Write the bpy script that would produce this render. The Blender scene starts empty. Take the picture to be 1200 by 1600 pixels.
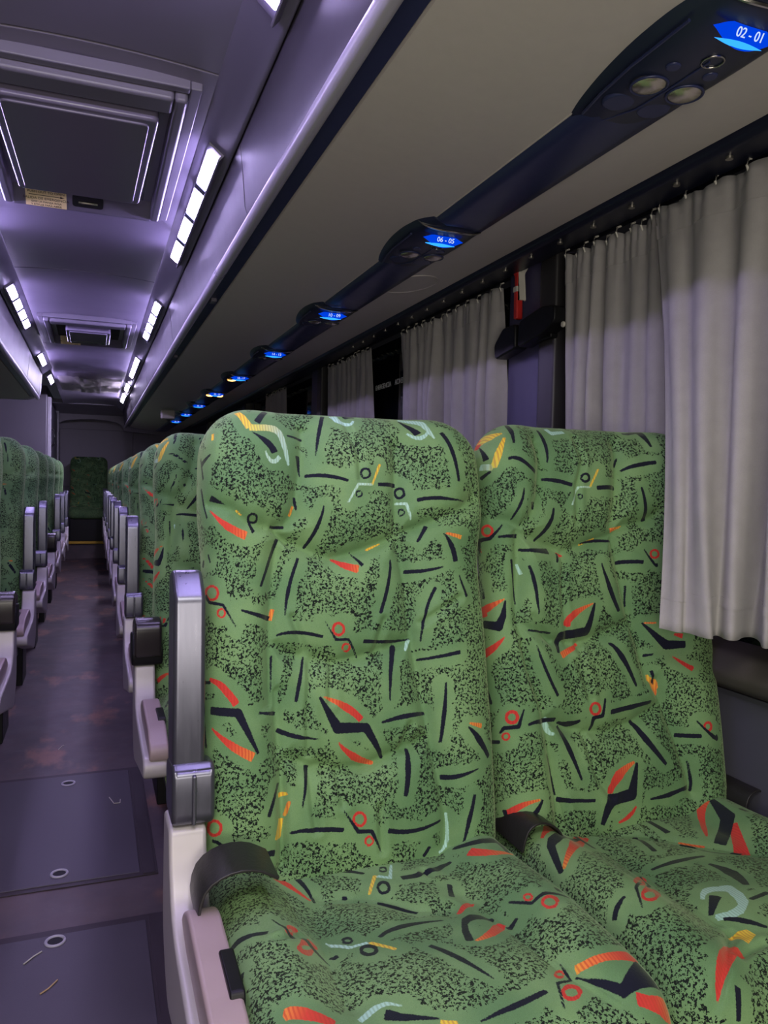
import bpy, bmesh, math, random
import numpy as np
from mathutils import Vector, Matrix

random.seed(7)
SC = bpy.context.scene
COL = SC.collection
PI = math.pi

# ------------------------------------------------------------------ traced fabric data (surface u,v in metres)
DATA = {
 'A_figs': [
  ('k',0,0,[(-0.0386,0.9269,0.0039),(-0.046,0.9058,0.0037),(-0.051,0.8904,0.0035),(-0.0554,0.8767,0.0033),(-0.0595,0.8622,0.0026),(-0.063,0.848,0.0021),(-0.0658,0.8337,0.0011)]),
  ('k',0,0,[(-0.0853,0.7975,0.003),(-0.0749,0.7977,0.0031),(-0.063,0.7976,0.0034),(-0.0506,0.7968,0.0038),(-0.0378,0.7951,0.0035),(-0.0246,0.7928,0.003),(-0.0111,0.7889,0.0029)]),
  ('k',0,0,[(-0.0566,0.7434,0.0017),(-0.0593,0.7313,0.0023),(-0.0633,0.7196,0.0031),(-0.0682,0.708,0.0036),(-0.0738,0.6961,0.0034),(-0.0803,0.6849,0.0032),(-0.0868,0.6738,0.0027)]),
  ('k',0,0,[(0.0456,0.7833,0.0031),(0.0831,0.7857,0.0044)]),
  ('k',0,0,[(0.1743,0.883,0.0042),(0.179,0.8707,0.0042),(0.1827,0.8568,0.004),(0.186,0.8419,0.0043),(0.1893,0.8257,0.0036),(0.1917,0.8076,0.0033),(0.1934,0.7879,0.0029)]),
  ('k',0,0,[(0.1183,0.7555,0.0037),(0.1295,0.7577,0.0035),(0.1421,0.7583,0.0035),(0.155,0.7579,0.0035),(0.1689,0.7564,0.0028),(0.1849,0.7545,0.0018),(0.2097,0.754,0.0012)]),
  ('k',0,0,[(-0.0963,0.8337,0.0046),(-0.0935,0.7977,0.0013)]),
  ('k',0,0,[(-0.1144,0.8692,0.0019),(-0.0847,0.8676,0.0028)]),
  ('k',0,0,[(-0.1801,0.8657,0.0009),(-0.1705,0.8599,0.0027),(-0.1621,0.8545,0.0046),(-0.1552,0.8493,0.0062),(-0.1494,0.8437,0.0063),(-0.1453,0.8383,0.0064),(-0.1423,0.8324,0.0066)]),
  ('k',0,0,[(-0.1464,0.9249,0.0049),(-0.1685,0.8885,0.0058)]),
  ('k',0,0,[(-0.2735,0.8183,0.0047),(-0.2539,0.8286,0.0017)]),
  ('k',0,0,[(-0.2521,0.7563,0.0045),(-0.2269,0.7443,0.0008)]),
  ('k',0,0,[(-0.2758,0.7753,0.0024),(-0.2616,0.7237,0.0018)]),
  ('k',0,0,[(-0.1362,0.6883,0.0037),(-0.1682,0.6094,0.0023)]),
  ('k',0,0,[(-0.1497,0.7085,0.0023),(-0.1254,0.7081,0.0028)]),
  ('k',0,0,[(-0.1049,0.7597,0.003),(-0.102,0.7394,0.0021)]),
  ('k',0,0,[(-0.1009,0.6553,0.0026),(-0.1094,0.6357,0.0029),(-0.1151,0.6185,0.0029),(-0.1196,0.6024,0.0035),(-0.123,0.5873,0.0027),(-0.1253,0.5734,0.002),(-0.1268,0.5604,0.0013)]),
  ('k',0,0,[(0.0676,0.6508,0.002),(0.0677,0.6391,0.0027),(0.0653,0.6255,0.0031),(0.0619,0.6103,0.0035),(0.0574,0.5944,0.0035),(0.0513,0.5766,0.0035),(0.0432,0.5573,0.0032)]),
  ('k',0,0,[(-0.0043,0.6664,0.001),(0.0149,0.642,0.0038)]),
  ('k',0,0,[(0.1388,0.7099,0.0033),(0.1197,0.6823,0.0026)]),
  ('k',0,0,[(0.1654,0.695,0.0013),(0.1703,0.6893,0.0023),(0.1748,0.6821,0.0034),(0.1792,0.6745,0.0046),(0.183,0.6658,0.005),(0.1855,0.6562,0.005),(0.1872,0.645,0.0051)]),
  ('k',0,0,[(0.0983,0.6289,0.0037),(0.1098,0.6288,0.0035),(0.1213,0.6288,0.0034),(0.1324,0.63,0.0031),(0.1434,0.6314,0.0027),(0.1535,0.6333,0.0021),(0.1626,0.6354,0.0014)]),
  ('k',0,0,[(0.147,0.5987,0.0031),(0.1406,0.5874,0.003),(0.1346,0.5745,0.0025),(0.1291,0.5596,0.0025),(0.127,0.5431,0.0025),(0.1218,0.5248,0.0018),(0.1203,0.5044,0.0014)]),
  ('k',0,0,[(0.1932,0.6193,0.0015),(0.2062,0.5812,0.0033)]),
  ('k',0,0,[(0.1154,0.4714,0.0022),(0.1853,0.4828,0.0038)]),
  ('k',0,0,[(-0.2679,0.5968,0.0036),(-0.2582,0.5859,0.0027),(-0.2317,0.5807,0.0024),(-0.2115,0.5449,0.001)]),
  ('k',0,0,[(-0.2017,0.5708,0.002),(-0.153,0.5555,0.0045)]),
  ('k',0,0,[(-0.2769,0.6459,0.0042),(-0.2733,0.6556,0.003)]),
  ('k',0,0,[(-0.1418,0.5272,0.0015),(-0.133,0.5298,0.0024),(-0.122,0.5312,0.0028),(-0.1077,0.5309,0.0033),(-0.0951,0.5293,0.0029),(-0.0789,0.5261,0.003),(-0.0617,0.5217,0.0026)]),
  ('k',0,0,[(-0.0584,0.5483,0.0009),(-0.0385,0.5154,0.0024),(-0.0161,0.5147,0.0024),(0.0043,0.4821,0.0017)]),
  ('k',0,0,[(0.0128,0.5098,0.0035),(0.0264,0.5089,0.0033),(0.0433,0.5074,0.003),(0.0567,0.5068,0.0032),(0.073,0.5066,0.0027),(0.0888,0.5072,0.002),(0.1035,0.5084,0.0017)]),
  ('k',0,0,[(0.0721,0.498,0.0049),(0.0657,0.4835,0.0042),(0.0613,0.4687,0.0042),(0.0582,0.4539,0.0035),(0.0566,0.4384,0.0029),(0.0553,0.4233,0.0021),(0.0545,0.4074,0.0014)]),
  ('k',0,0,[(-0.0936,0.4883,0.0018),(-0.0981,0.4761,0.0024),(-0.1015,0.4644,0.0026),(-0.1044,0.4527,0.0033),(-0.1071,0.441,0.0032),(-0.1095,0.4294,0.003),(-0.1118,0.4182,0.0028)]),
  ('k',0,0,[(-0.1502,0.4938,0.0022),(-0.1521,0.4348,0.0012)]),
  ('k',0,0,[(-0.2766,0.4571,0.0028),(-0.2564,0.4577,0.0027)]),
  ('k',0,0,[(0.0025,0.9284,0.0087),(0.0221,0.9319,0.0039)]),
  ('k',0,0,[(0.1084,0.9207,0.0017),(0.1135,0.9116,0.0034),(0.1182,0.9048,0.0046),(0.1232,0.8988,0.0055),(0.1273,0.8936,0.0061),(0.1307,0.8885,0.0069),(0.1331,0.8838,0.0074)]),
  ('k',0,0,[(-0.1885,0.7185,0.0015),(-0.18,0.6982,0.0035)]),
  ('k',0,0,[(-0.2775,0.8299,0.0018),(-0.2702,0.7906,0.0021)]),
  ('k',0,0,[(-0.2598,0.6644,0.0018),(-0.2555,0.6517,0.0017)]),
  ('k',0.0,0.0,[(0.0302,0.803,0.0021),(0.0291,0.7984,0.0024),(0.0264,0.7957,0.0017),(0.023,0.794,0.002),(0.0198,0.7942,0.0021),(0.0168,0.7966,0.0017),(0.0153,0.7995,0.0019),(0.0145,0.8035,0.002),(0.0158,0.8073,0.002),(0.0175,0.8098,0.0022),(0.0202,0.8114,0.002),(0.0236,0.8103,0.002),(0.0271,0.8094,0.0025),(0.0295,0.8063,0.0025),(0.0302,0.803,0.0024)]),
  ('k',0.0,0.0,[(0.0135,0.7654,0.0015),(0.0129,0.7631,0.0013),(0.0111,0.7614,0.0018),(0.0093,0.7608,0.0014),(0.0066,0.7603,0.0016),(0.0042,0.7613,0.0014),(0.003,0.763,0.0016),(0.0026,0.7655,0.0015),(0.0031,0.7676,0.0014),(0.0043,0.7701,0.0015),(0.007,0.7706,0.0014),(0.0093,0.7706,0.0015),(0.0114,0.7701,0.0015),(0.0129,0.7677,0.0014),(0.0135,0.7654,0.0015)]),
  ('k',0.0,0.0,[(0.0971,0.7702,0.0019),(0.0964,0.766,0.0025),(0.094,0.7634,0.0022),(0.0912,0.7618,0.0025),(0.0883,0.762,0.0022),(0.0857,0.7643,0.0024),(0.0839,0.7679,0.0023),(0.0832,0.7712,0.0023),(0.0842,0.7758,0.0024),(0.0871,0.7788,0.0023),(0.0898,0.7798,0.0024),(0.0927,0.7793,0.0021),(0.0953,0.7772,0.0021),(0.0966,0.7735,0.0019),(0.0971,0.7702,0.0019)]),
  ('k',0.0,0.0,[(0.0958,0.7346,0.0013),(0.0953,0.7325,0.0013),(0.0937,0.7306,0.0017),(0.0923,0.7302,0.0014),(0.0901,0.7297,0.0015),(0.0885,0.731,0.0015),(0.0876,0.7336,0.0009),(0.0871,0.7359,0.0011),(0.0876,0.7382,0.0009),(0.0886,0.7401,0.0017),(0.0902,0.7407,0.0014),(0.0924,0.7403,0.0018),(0.0936,0.7387,0.0014),(0.0953,0.7373,0.0014),(0.0958,0.7346,0.0012)]),
  ('k',0.0,0.0,[(-0.1742,0.7209,0.0017),(-0.1741,0.718,0.0019),(-0.1749,0.7158,0.002),(-0.1781,0.7147,0.0019),(-0.1818,0.7146,0.0018),(-0.1851,0.7157,0.0017),(-0.1876,0.718,0.0018),(-0.1884,0.721,0.0021),(-0.1884,0.7239,0.0019),(-0.1865,0.726,0.0019),(-0.184,0.7274,0.0018),(-0.1806,0.7271,0.0019),(-0.1773,0.726,0.0017),(-0.1749,0.7238,0.0018),(-0.1742,0.7209,0.0017)]),
  ('d',0.0,0.0,[(-0.2402,0.6003,0.0022),(-0.2416,0.5957,0.0024),(-0.2444,0.5916,0.0023),(-0.2495,0.5899,0.0019),(-0.2554,0.5903,0.002),(-0.2611,0.5928,0.0025),(-0.266,0.5968,0.0035),(-0.2678,0.602,0.0039),(-0.2661,0.6064,0.0036),(-0.2613,0.6101,0.0025),(-0.2554,0.6122,0.0021),(-0.2494,0.6119,0.002),(-0.2446,0.6095,0.0021),(-0.2414,0.605,0.0024),(-0.2402,0.6003,0.0021)]),
  ('d',0.0,0.0,[(-0.2286,0.5673,0.0019),(-0.2291,0.5644,0.0017),(-0.2309,0.5624,0.0017),(-0.2334,0.561,0.0017),(-0.2363,0.5612,0.0016),(-0.2386,0.5629,0.0017),(-0.2412,0.5651,0.0017),(-0.2414,0.568,0.0018),(-0.2409,0.571,0.0018),(-0.2391,0.573,0.0019),(-0.2362,0.5743,0.0016),(-0.2333,0.5743,0.0017),(-0.2306,0.5726,0.0016),(-0.2289,0.5703,0.0018),(-0.2286,0.5673,0.0017)]),
  ('d',0.0,0.0,[(-0.0241,0.5329,0.0024),(-0.0252,0.528,0.0025),(-0.0281,0.5246,0.0023),(-0.0319,0.523,0.0025),(-0.0363,0.523,0.0025),(-0.0403,0.5252,0.0022),(-0.043,0.5287,0.0024),(-0.044,0.5333,0.0026),(-0.0428,0.5375,0.0024),(-0.0402,0.5416,0.0025),(-0.036,0.5431,0.0023),(-0.0317,0.543,0.0022),(-0.028,0.5403,0.0024),(-0.0251,0.537,0.0024),(-0.0241,0.5329,0.0023)]),
  ('d',0.0,0.0,[(-0.0131,0.5006,0.0021),(-0.0133,0.4977,0.0021),(-0.0148,0.4956,0.002),(-0.0168,0.4944,0.0021),(-0.0198,0.4946,0.0019),(-0.0235,0.496,0.0014),(-0.0252,0.4984,0.0015),(-0.0265,0.5012,0.0019),(-0.0257,0.504,0.002),(-0.0239,0.5069,0.002),(-0.0216,0.5076,0.0021),(-0.0187,0.5074,0.0014),(-0.0162,0.5062,0.0017),(-0.0137,0.5038,0.0018),(-0.0131,0.5006,0.002)]),
  ('d',0,0.35,[(-0.2539,0.7355,0.0012),(-0.2442,0.7245,0.0027),(-0.2348,0.7154,0.0042),(-0.225,0.7078,0.0059),(-0.2145,0.702,0.0062),(-0.2041,0.6967,0.0067),(-0.1936,0.6923,0.0073)]),
  ('d',0,0.35,[(-0.039,0.6536,0.0017),(-0.0299,0.6487,0.0035),(-0.0222,0.6443,0.0051),(-0.0141,0.6408,0.0065),(-0.0067,0.6386,0.0065),(-0.0001,0.6363,0.007),(0.006,0.6353,0.0076)]),
  ('d',0.6,0.7,[(-0.199,0.9129,0.0057),(-0.1834,0.8747,0.0073)]),
  ('d',0.72,1,[(-0.1834,0.8747,0.0066),(-0.1709,0.8757,0.0067),(-0.1525,0.8783,0.007),(-0.1375,0.8777,0.0079),(-0.1301,0.8718,0.0069),(-0.1266,0.863,0.0059),(-0.1242,0.852,0.0055),(-0.1209,0.8382,0.0045),(-0.1183,0.824,0.0037),(-0.1166,0.8139,0.0025)]),
  ('d',0.95,0.9,[(-0.1336,0.8252,0.0038),(-0.1387,0.8189,0.0035),(-0.1435,0.8155,0.0035),(-0.1478,0.8156,0.0038),(-0.1519,0.8182,0.0031),(-0.1557,0.824,0.0024),(-0.1591,0.8325,0.0014)]),
  ('d',0.68,0.62,[(0.0332,0.7824,0.0019),(0.0508,0.8202,0.0026)]),
  ('d',0.9,0.95,[(0.0332,0.7824,0.0022),(0.0069,0.7825,0.0023),(-0.0122,0.7504,0.0017)]),
  ('d',0.95,0.95,[(0.0827,0.7523,0.0023),(0.0993,0.7502,0.0024),(0.1068,0.7219,0.0018)]),
  ('d',0.6,0.6,[(-0.2083,0.7339,0.0015),(-0.2003,0.7269,0.0015)]),
  ('d',0.5,0.5,[(-0.1144,0.7286,0.0025),(-0.1082,0.7444,0.0024)]),
  ('d',0.45,0.45,[(-0.151,0.5535,0.0039),(-0.1462,0.5701,0.0033)]),
  ('d',0.6,0.6,[(0.0278,0.6694,0.0021),(0.0535,0.6804,0.0012)]),
  ('d',0.4,0.5,[(0.1697,0.6956,0.0018),(0.1979,0.6877,0.004)]),
  ('d',1,1,[(-0.0192,0.9297,0.0078),(-0.0143,0.9114,0.007),(-0.0057,0.9059,0.0065),(0.0019,0.904,0.0042),(0.006,0.9019,0.0034),(0.0107,0.9045,0.0026),(0.0166,0.9141,0.0023)]),
  ('d',1,0.95,[(0.1103,0.9293,0.0049),(0.1182,0.9243,0.0059),(0.1309,0.92,0.0069),(0.1409,0.9163,0.0078),(0.1457,0.913,0.0082),(0.1481,0.9093,0.0071),(0.1498,0.9033,0.006),(0.1528,0.8922,0.0043),(0.1561,0.88,0.0032),(0.1589,0.872,0.0021)]),
  ('d',1,1,[(0.1148,0.8855,0.0026),(0.1218,0.879,0.0032),(0.1288,0.8751,0.004),(0.1355,0.8742,0.0046),(0.1414,0.8768,0.0039),(0.1474,0.8808,0.0027),(0.1531,0.8888,0.0023)]),
  ('d',1,1,[(0.1024,0.5074,0.0039),(0.0911,0.4896,0.0022)]),
  ('d',0.6,0.6,[(-0.2474,0.8656,0.0025),(-0.2481,0.854,0.0025)]),
  ('k',0,0,[(-0.255,0.414,0.0064),(-0.2105,0.4094,0.007),(-0.1795,0.3444,0.0023)]),
  ('d',0,0.1,[(-0.2569,0.4625,0.0034),(-0.2488,0.4597,0.0041),(-0.2411,0.4561,0.0049),(-0.2339,0.4503,0.0058),(-0.2273,0.4425,0.0058),(-0.2202,0.4337,0.006),(-0.213,0.4234,0.006)]),
  ('d',0,0.42,[(-0.2537,0.3865,0.0015),(-0.2437,0.3773,0.0031),(-0.2335,0.3687,0.0042),(-0.2235,0.3609,0.0061),(-0.2124,0.3531,0.0065),(-0.2008,0.3461,0.0072),(-0.1884,0.3393,0.0076)]),
  ('k',0,0,[(-0.176,0.4062,0.0019),(-0.146,0.4004,0.0035)]),
  ('k',0,0,[(-0.2739,0.419,0.003),(-0.2664,0.3558,0.0024)]),
  ('k',0,0,[(-0.1425,0.3735,0.004),(-0.1327,0.3688,0.004),(-0.1226,0.3648,0.0038),(-0.1113,0.3612,0.0038),(-0.0995,0.3582,0.003),(-0.0861,0.3561,0.0018),(-0.074,0.354,0.0011)]),
  ('k',0,0,[(-0.0721,0.4223,0.0023),(-0.0419,0.3692,0.0093),(0.0094,0.3654,0.0076),(0.0425,0.3092,0.0029)]),
  ('d',0.4,0.0,[(-0.0652,0.4227,0.0014),(-0.0496,0.4154,0.0033),(-0.0388,0.41,0.0049),(-0.0266,0.4023,0.0066),(-0.0161,0.3952,0.0063),(-0.0071,0.3877,0.0059),(0.0002,0.3797,0.0056)]),
  ('d',0,0.35,[(-0.041,0.3458,0.0014),(-0.0333,0.3358,0.0032),(-0.0235,0.3271,0.0047),(-0.0134,0.3192,0.0063),(-0.0019,0.3127,0.0057),(0.0122,0.3068,0.0044),(0.0255,0.3028,0.0031)]),
  ('k',0,0,[(0.0386,0.3712,0.0022),(0.0524,0.374,0.0031),(0.0666,0.3766,0.0039),(0.0797,0.3782,0.0043),(0.093,0.3791,0.0039),(0.1085,0.3786,0.0037),(0.1245,0.377,0.0029)]),
  ('k',0,0,[(0.1575,0.4312,0.0017),(0.1564,0.4123,0.0024),(0.1548,0.3942,0.0031),(0.1528,0.3763,0.0036),(0.1504,0.3592,0.0031),(0.1486,0.343,0.0026),(0.1462,0.3277,0.0023)]),
  ('k',0,0,[(0.1935,0.3523,0.0019),(0.2002,0.3459,0.0033),(0.2069,0.3386,0.0048),(0.2137,0.3297,0.0067),(0.2211,0.3198,0.0061),(0.2289,0.3086,0.0052),(0.2373,0.2958,0.0049)]),
  ('d',0.45,0.45,[(0.1962,0.3585,0.0018),(0.2224,0.3509,0.0045)]),
  ('k',0,0,[(0.1468,0.2675,0.0045),(0.1539,0.2674,0.0046),(0.162,0.2678,0.0041),(0.171,0.2697,0.0041),(0.1813,0.272,0.0031),(0.1939,0.2752,0.0021),(0.2088,0.2789,0.0013)]),
  ('k',0,0,[(0.0864,0.3207,0.0024),(0.0857,0.3129,0.0038),(0.0844,0.3029,0.0045),(0.0827,0.2915,0.0054),(0.0809,0.2777,0.0049),(0.0782,0.2628,0.0046),(0.0746,0.2467,0.0039)]),
  ('k',0,0,[(-0.0932,0.3111,0.0046),(-0.1065,0.2472,0.001)]),
  ('k',0,0,[(-0.1428,0.2893,0.0027),(-0.1628,0.2439,0.0035)]),
  ('d',0.6,0.62,[(-0.1416,0.2701,0.004),(-0.1288,0.272,0.0023)]),
  ('d',0.45,0.5,[(-0.1263,0.2599,0.0027),(-0.1327,0.2375,0.0021)]),
  ('d',0.6,0.6,[(-0.1388,0.2321,0.0047),(-0.1454,0.2042,0.0069)]),
  ('k',0,0,[(-0.1255,0.2114,0.0022),(-0.1132,0.2124,0.0026),(-0.1008,0.2131,0.0036),(-0.0853,0.211,0.0036),(-0.072,0.2112,0.004),(-0.0553,0.2085,0.004),(-0.0386,0.2056,0.0036)]),
  ('k',0,0,[(-0.0374,0.2373,0.0013),(-0.0127,0.1999,0.0034),(0.0106,0.1973,0.0033),(0.0284,0.1602,0.0015)]),
  ('d',0.0,0.0,[(0.0006,0.2181,0.0026),(-0.0006,0.2136,0.0026),(-0.0035,0.21,0.0023),(-0.0076,0.2086,0.0023),(-0.0124,0.2091,0.0021),(-0.0163,0.212,0.0022),(-0.019,0.2159,0.0023),(-0.0201,0.2207,0.0026),(-0.0188,0.2252,0.0023),(-0.016,0.2286,0.0025),(-0.0116,0.2302,0.0024),(-0.0069,0.2294,0.0021),(-0.0031,0.2269,0.0022),(-0.0004,0.2229,0.0025),(0.0006,0.2181,0.0024)]),
  ('d',0.0,0.0,[(0.0124,0.1822,0.0019),(0.0114,0.1786,0.0017),(0.0097,0.1768,0.0017),(0.007,0.1753,0.0019),(0.0041,0.1757,0.002),(0.0017,0.1778,0.0018),(-0.0002,0.1798,0.002),(-0.0006,0.1833,0.0021),(-0.0001,0.1863,0.0021),(0.002,0.188,0.0021),(0.0044,0.1896,0.002),(0.0072,0.1893,0.002),(0.0096,0.1878,0.0016),(0.0116,0.1851,0.002),(0.0124,0.1822,0.0019)]),
  ('k',0,0,[(0.0403,0.1946,0.0042),(0.057,0.1899,0.0039),(0.0731,0.1876,0.0039),(0.0894,0.1871,0.0036),(0.1058,0.188,0.0032),(0.1222,0.1918,0.0026),(0.1403,0.1962,0.0023)]),
  ('k',0,0,[(0.1987,0.2363,0.0031),(0.1951,0.2231,0.0034),(0.1914,0.2102,0.0036),(0.187,0.1969,0.0041),(0.1832,0.1836,0.0032),(0.1797,0.1706,0.0025),(0.1754,0.1568,0.0019)]),
  ('d',1,1,[(0.1533,0.2059,0.0021),(0.1549,0.188,0.0021),(0.1548,0.1731,0.0022),(0.1538,0.1596,0.0026),(0.1508,0.1502,0.0022),(0.1433,0.1456,0.0019),(0.1354,0.1428,0.0018)]),
  ('k',0,0,[(0.1173,0.1553,0.003),(0.1059,0.1413,0.0032)]),
  ('k',0,0,[(-0.2559,0.2152,0.0025),(-0.2519,0.2148,0.0026),(-0.2479,0.2143,0.0028),(-0.2443,0.2124,0.0029),(-0.2412,0.2105,0.0031),(-0.2378,0.2081,0.003),(-0.2349,0.2053,0.0033)]),
  ('d',0.0,0.0,[(-0.2401,0.2357,0.0028),(-0.2415,0.2311,0.0025),(-0.2445,0.2269,0.0026),(-0.2492,0.2247,0.0024),(-0.2546,0.2238,0.0025),(-0.2599,0.2254,0.0029),(-0.2635,0.2286,0.0035),(-0.2649,0.2334,0.0036),(-0.2635,0.2386,0.0032),(-0.2593,0.243,0.0023),(-0.2543,0.2459,0.0023),(-0.2488,0.2461,0.0022),(-0.2442,0.2441,0.0025),(-0.2409,0.2405,0.0026),(-0.2401,0.2357,0.0025)]),
  ('d',0.0,0.0,[(-0.2458,0.2001,0.0016),(-0.2463,0.1982,0.0018),(-0.2473,0.1969,0.0015),(-0.2496,0.1958,0.0016),(-0.2514,0.1955,0.0017),(-0.2534,0.1959,0.0018),(-0.2546,0.1973,0.002),(-0.2553,0.1986,0.0018),(-0.2548,0.2005,0.0017),(-0.2535,0.2023,0.0016),(-0.2513,0.2029,0.0016),(-0.2493,0.2032,0.0015),(-0.2477,0.2028,0.0017),(-0.2466,0.2016,0.0019),(-0.2458,0.2001,0.0017)]),
  ('k',0,0,[(-0.2081,0.2,0.0019),(-0.1992,0.1972,0.0022),(-0.1905,0.1947,0.0026),(-0.1816,0.1923,0.003),(-0.1724,0.1899,0.004),(-0.163,0.1876,0.0043),(-0.1534,0.1853,0.0051)]),
 ],
 'W_figs': [
  ('k',0,0,[(-0.1263,0.9134,0.0037),(-0.1238,0.8998,0.0041),(-0.1222,0.888,0.0039),(-0.1226,0.8753,0.0039),(-0.1244,0.8619,0.0032),(-0.1268,0.8489,0.0024),(-0.1295,0.8358,0.0017)]),
  ('k',0,0,[(-0.194,0.9288,0.0028),(-0.1984,0.9157,0.0043),(-0.2002,0.9062,0.0047),(-0.2017,0.8975,0.0051),(-0.2032,0.8888,0.0038),(-0.2051,0.8797,0.0031),(-0.2077,0.8701,0.0024)]),
  ('k',0,0,[(-0.226,0.8364,0.0029),(-0.2185,0.838,0.0032),(-0.2103,0.837,0.004),(-0.202,0.8338,0.0045),(-0.1932,0.8283,0.004),(-0.1826,0.8206,0.004),(-0.168,0.8125,0.0046)]),
  ('k',0,0,[(-0.2015,0.7777,0.0016),(-0.2033,0.7682,0.0022),(-0.2063,0.7585,0.0029),(-0.211,0.7489,0.0032),(-0.2151,0.7398,0.0025),(-0.219,0.7312,0.0023),(-0.2215,0.7224,0.0016)]),
  ('k',0,0,[(-0.1761,0.754,0.0073),(-0.1741,0.7416,0.0023)]),
  ('k',0,0,[(-0.1464,0.801,0.0028),(-0.1389,0.8,0.0035),(-0.1293,0.7989,0.0039),(-0.1183,0.7979,0.0045),(-0.1066,0.7964,0.0043),(-0.0944,0.7933,0.0043),(-0.0834,0.7904,0.004)]),
  ('k',0,0,[(-0.0217,0.7864,0.0043),(0.0334,0.7909,0.0047)]),
  ('k',0,0,[(0.0516,0.826,0.0023),(0.0597,0.8296,0.0029),(0.0691,0.8328,0.0039),(0.0813,0.8357,0.0044),(0.0961,0.8382,0.0046),(0.1123,0.8412,0.0044),(0.1279,0.8422,0.0043)]),
  ('k',0,0,[(0.0527,0.8548,0.0017),(0.0405,0.8359,0.0037)]),
  ('k',0,0,[(0.0885,0.9216,0.0037),(0.1008,0.9215,0.0052),(0.1204,0.9297,0.0067),(0.1336,0.9301,0.0083),(0.1312,0.9115,0.0067),(0.1317,0.8959,0.0042),(0.1318,0.88,0.0026)]),
  ('k',0,0,[(0.0861,0.7886,0.0028),(0.0993,0.7231,0.0058)]),
  ('k',0,0,[(-0.1314,0.7432,0.0025),(-0.1334,0.7326,0.0033),(-0.1372,0.7219,0.0042),(-0.1433,0.7117,0.0054),(-0.1504,0.7018,0.0046),(-0.1584,0.6923,0.0037),(-0.1667,0.6827,0.0028)]),
  ('k',0,0,[(-0.2496,0.6908,0.0022),(-0.2073,0.6915,0.0041)]),
  ('k',0,0,[(-0.2017,0.6657,0.0026),(-0.194,0.6642,0.0031),(-0.1853,0.6638,0.0032),(-0.1736,0.6634,0.0043),(-0.1587,0.663,0.0047),(-0.1456,0.6628,0.0055),(-0.1331,0.6625,0.0062)]),
  ('k',0,0,[(-0.2702,0.8742,0.0015),(-0.2655,0.8416,0.0056)]),
  ('k',0,0,[(-0.2783,0.8082,0.0045),(-0.2614,0.8159,0.0024)]),
  ('k',0,0,[(-0.221,0.6469,0.0033),(-0.2135,0.5633,0.0015)]),
  ('k',0,0,[(-0.1885,0.6346,0.0023),(-0.1856,0.6258,0.0029),(-0.1832,0.6149,0.0035),(-0.181,0.6012,0.004),(-0.1791,0.5846,0.0035),(-0.1786,0.5655,0.0029),(-0.1781,0.5435,0.0015)]),
  ('k',0,0,[(-0.0166,0.6368,0.0018),(-0.0125,0.62,0.0032),(-0.007,0.6039,0.0046),(-0.0017,0.5875,0.0062),(0.004,0.5724,0.0058),(0.0106,0.557,0.0053),(0.0176,0.5421,0.0048)]),
  ('k',0,0,[(0.0471,0.5918,0.0017),(0.0465,0.5501,0.0023)]),
  ('k',0,0,[(0.0323,0.638,0.0038),(0.0389,0.6395,0.004),(0.0458,0.6397,0.004),(0.0537,0.6395,0.0041),(0.0627,0.6393,0.004),(0.073,0.6393,0.004),(0.0837,0.6377,0.0041)]),
  ('k',0,0,[(0.0876,0.6638,0.0015),(0.0964,0.6502,0.0023),(0.104,0.6401,0.0027),(0.1092,0.633,0.0031),(0.1123,0.6299,0.003),(0.1138,0.6299,0.0031),(0.1132,0.6334,0.0031)]),
  ('k',0,0,[(-0.2856,0.6583,0.002),(-0.2887,0.6889,0.004),(-0.2648,0.6896,0.0037),(-0.2391,0.7137,0.0012)]),
  ('k',0,0,[(-0.2859,0.6135,0.0016),(-0.2847,0.5761,0.0029)]),
  ('k',0,0,[(-0.2879,0.528,0.0073),(-0.257,0.5233,0.0087),(-0.2465,0.5422,0.0066),(-0.2393,0.5703,0.002)]),
  ('k',0,0,[(-0.1927,0.5141,0.0022),(-0.1466,0.5065,0.0021)]),
  ('k',0,0,[(-0.1301,0.4689,0.0033),(-0.1193,0.4995,0.0085),(-0.0592,0.5055,0.009),(-0.041,0.5591,0.0023)]),
  ('k',0,0,[(-0.1828,0.4855,0.0013),(-0.18,0.475,0.0018),(-0.1762,0.4625,0.0025),(-0.1705,0.4481,0.0029),(-0.1636,0.4311,0.0031),(-0.1546,0.4122,0.0032),(-0.1432,0.3908,0.0032)]),
  ('k',0,0,[(-0.0097,0.4801,0.0028),(-0.0022,0.4753,0.0039),(0.0053,0.4666,0.005),(0.0136,0.4539,0.0065),(0.0235,0.4381,0.0055),(0.0335,0.4179,0.0045),(0.0439,0.3944,0.003)]),
  ('k',0,0,[(0.0788,0.4507,0.003),(0.0944,0.4529,0.0018)]),
  ('k',0,0,[(0.0903,0.4194,0.0031),(0.0982,0.3927,0.0019)]),
  ('k',0,0,[(0.0743,0.5158,0.0018),(0.1209,0.4702,0.0094),(0.1584,0.4697,0.007)]),
  ('k',0,0,[(-0.2894,0.4518,0.0026),(-0.2925,0.4432,0.0036),(-0.2934,0.4327,0.0042),(-0.2899,0.4231,0.0044),(-0.2901,0.4089,0.0039),(-0.2859,0.3954,0.0039),(-0.2806,0.3804,0.0031)]),
  ('k',0,0,[(-0.2924,0.4854,0.0016),(-0.2923,0.4788,0.0039)]),
  ('k',0,0,[(-0.0518,0.6781,0.0016),(-0.0409,0.6805,0.0021),(-0.0291,0.6824,0.0026),(-0.0176,0.6836,0.0031),(-0.006,0.6837,0.0033),(0.0038,0.6829,0.0032),(0.0201,0.682,0.0024)]),
  ('k',0,0,[(-0.109,0.6582,0.0031),(-0.1192,0.6409,0.0024)]),
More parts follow.
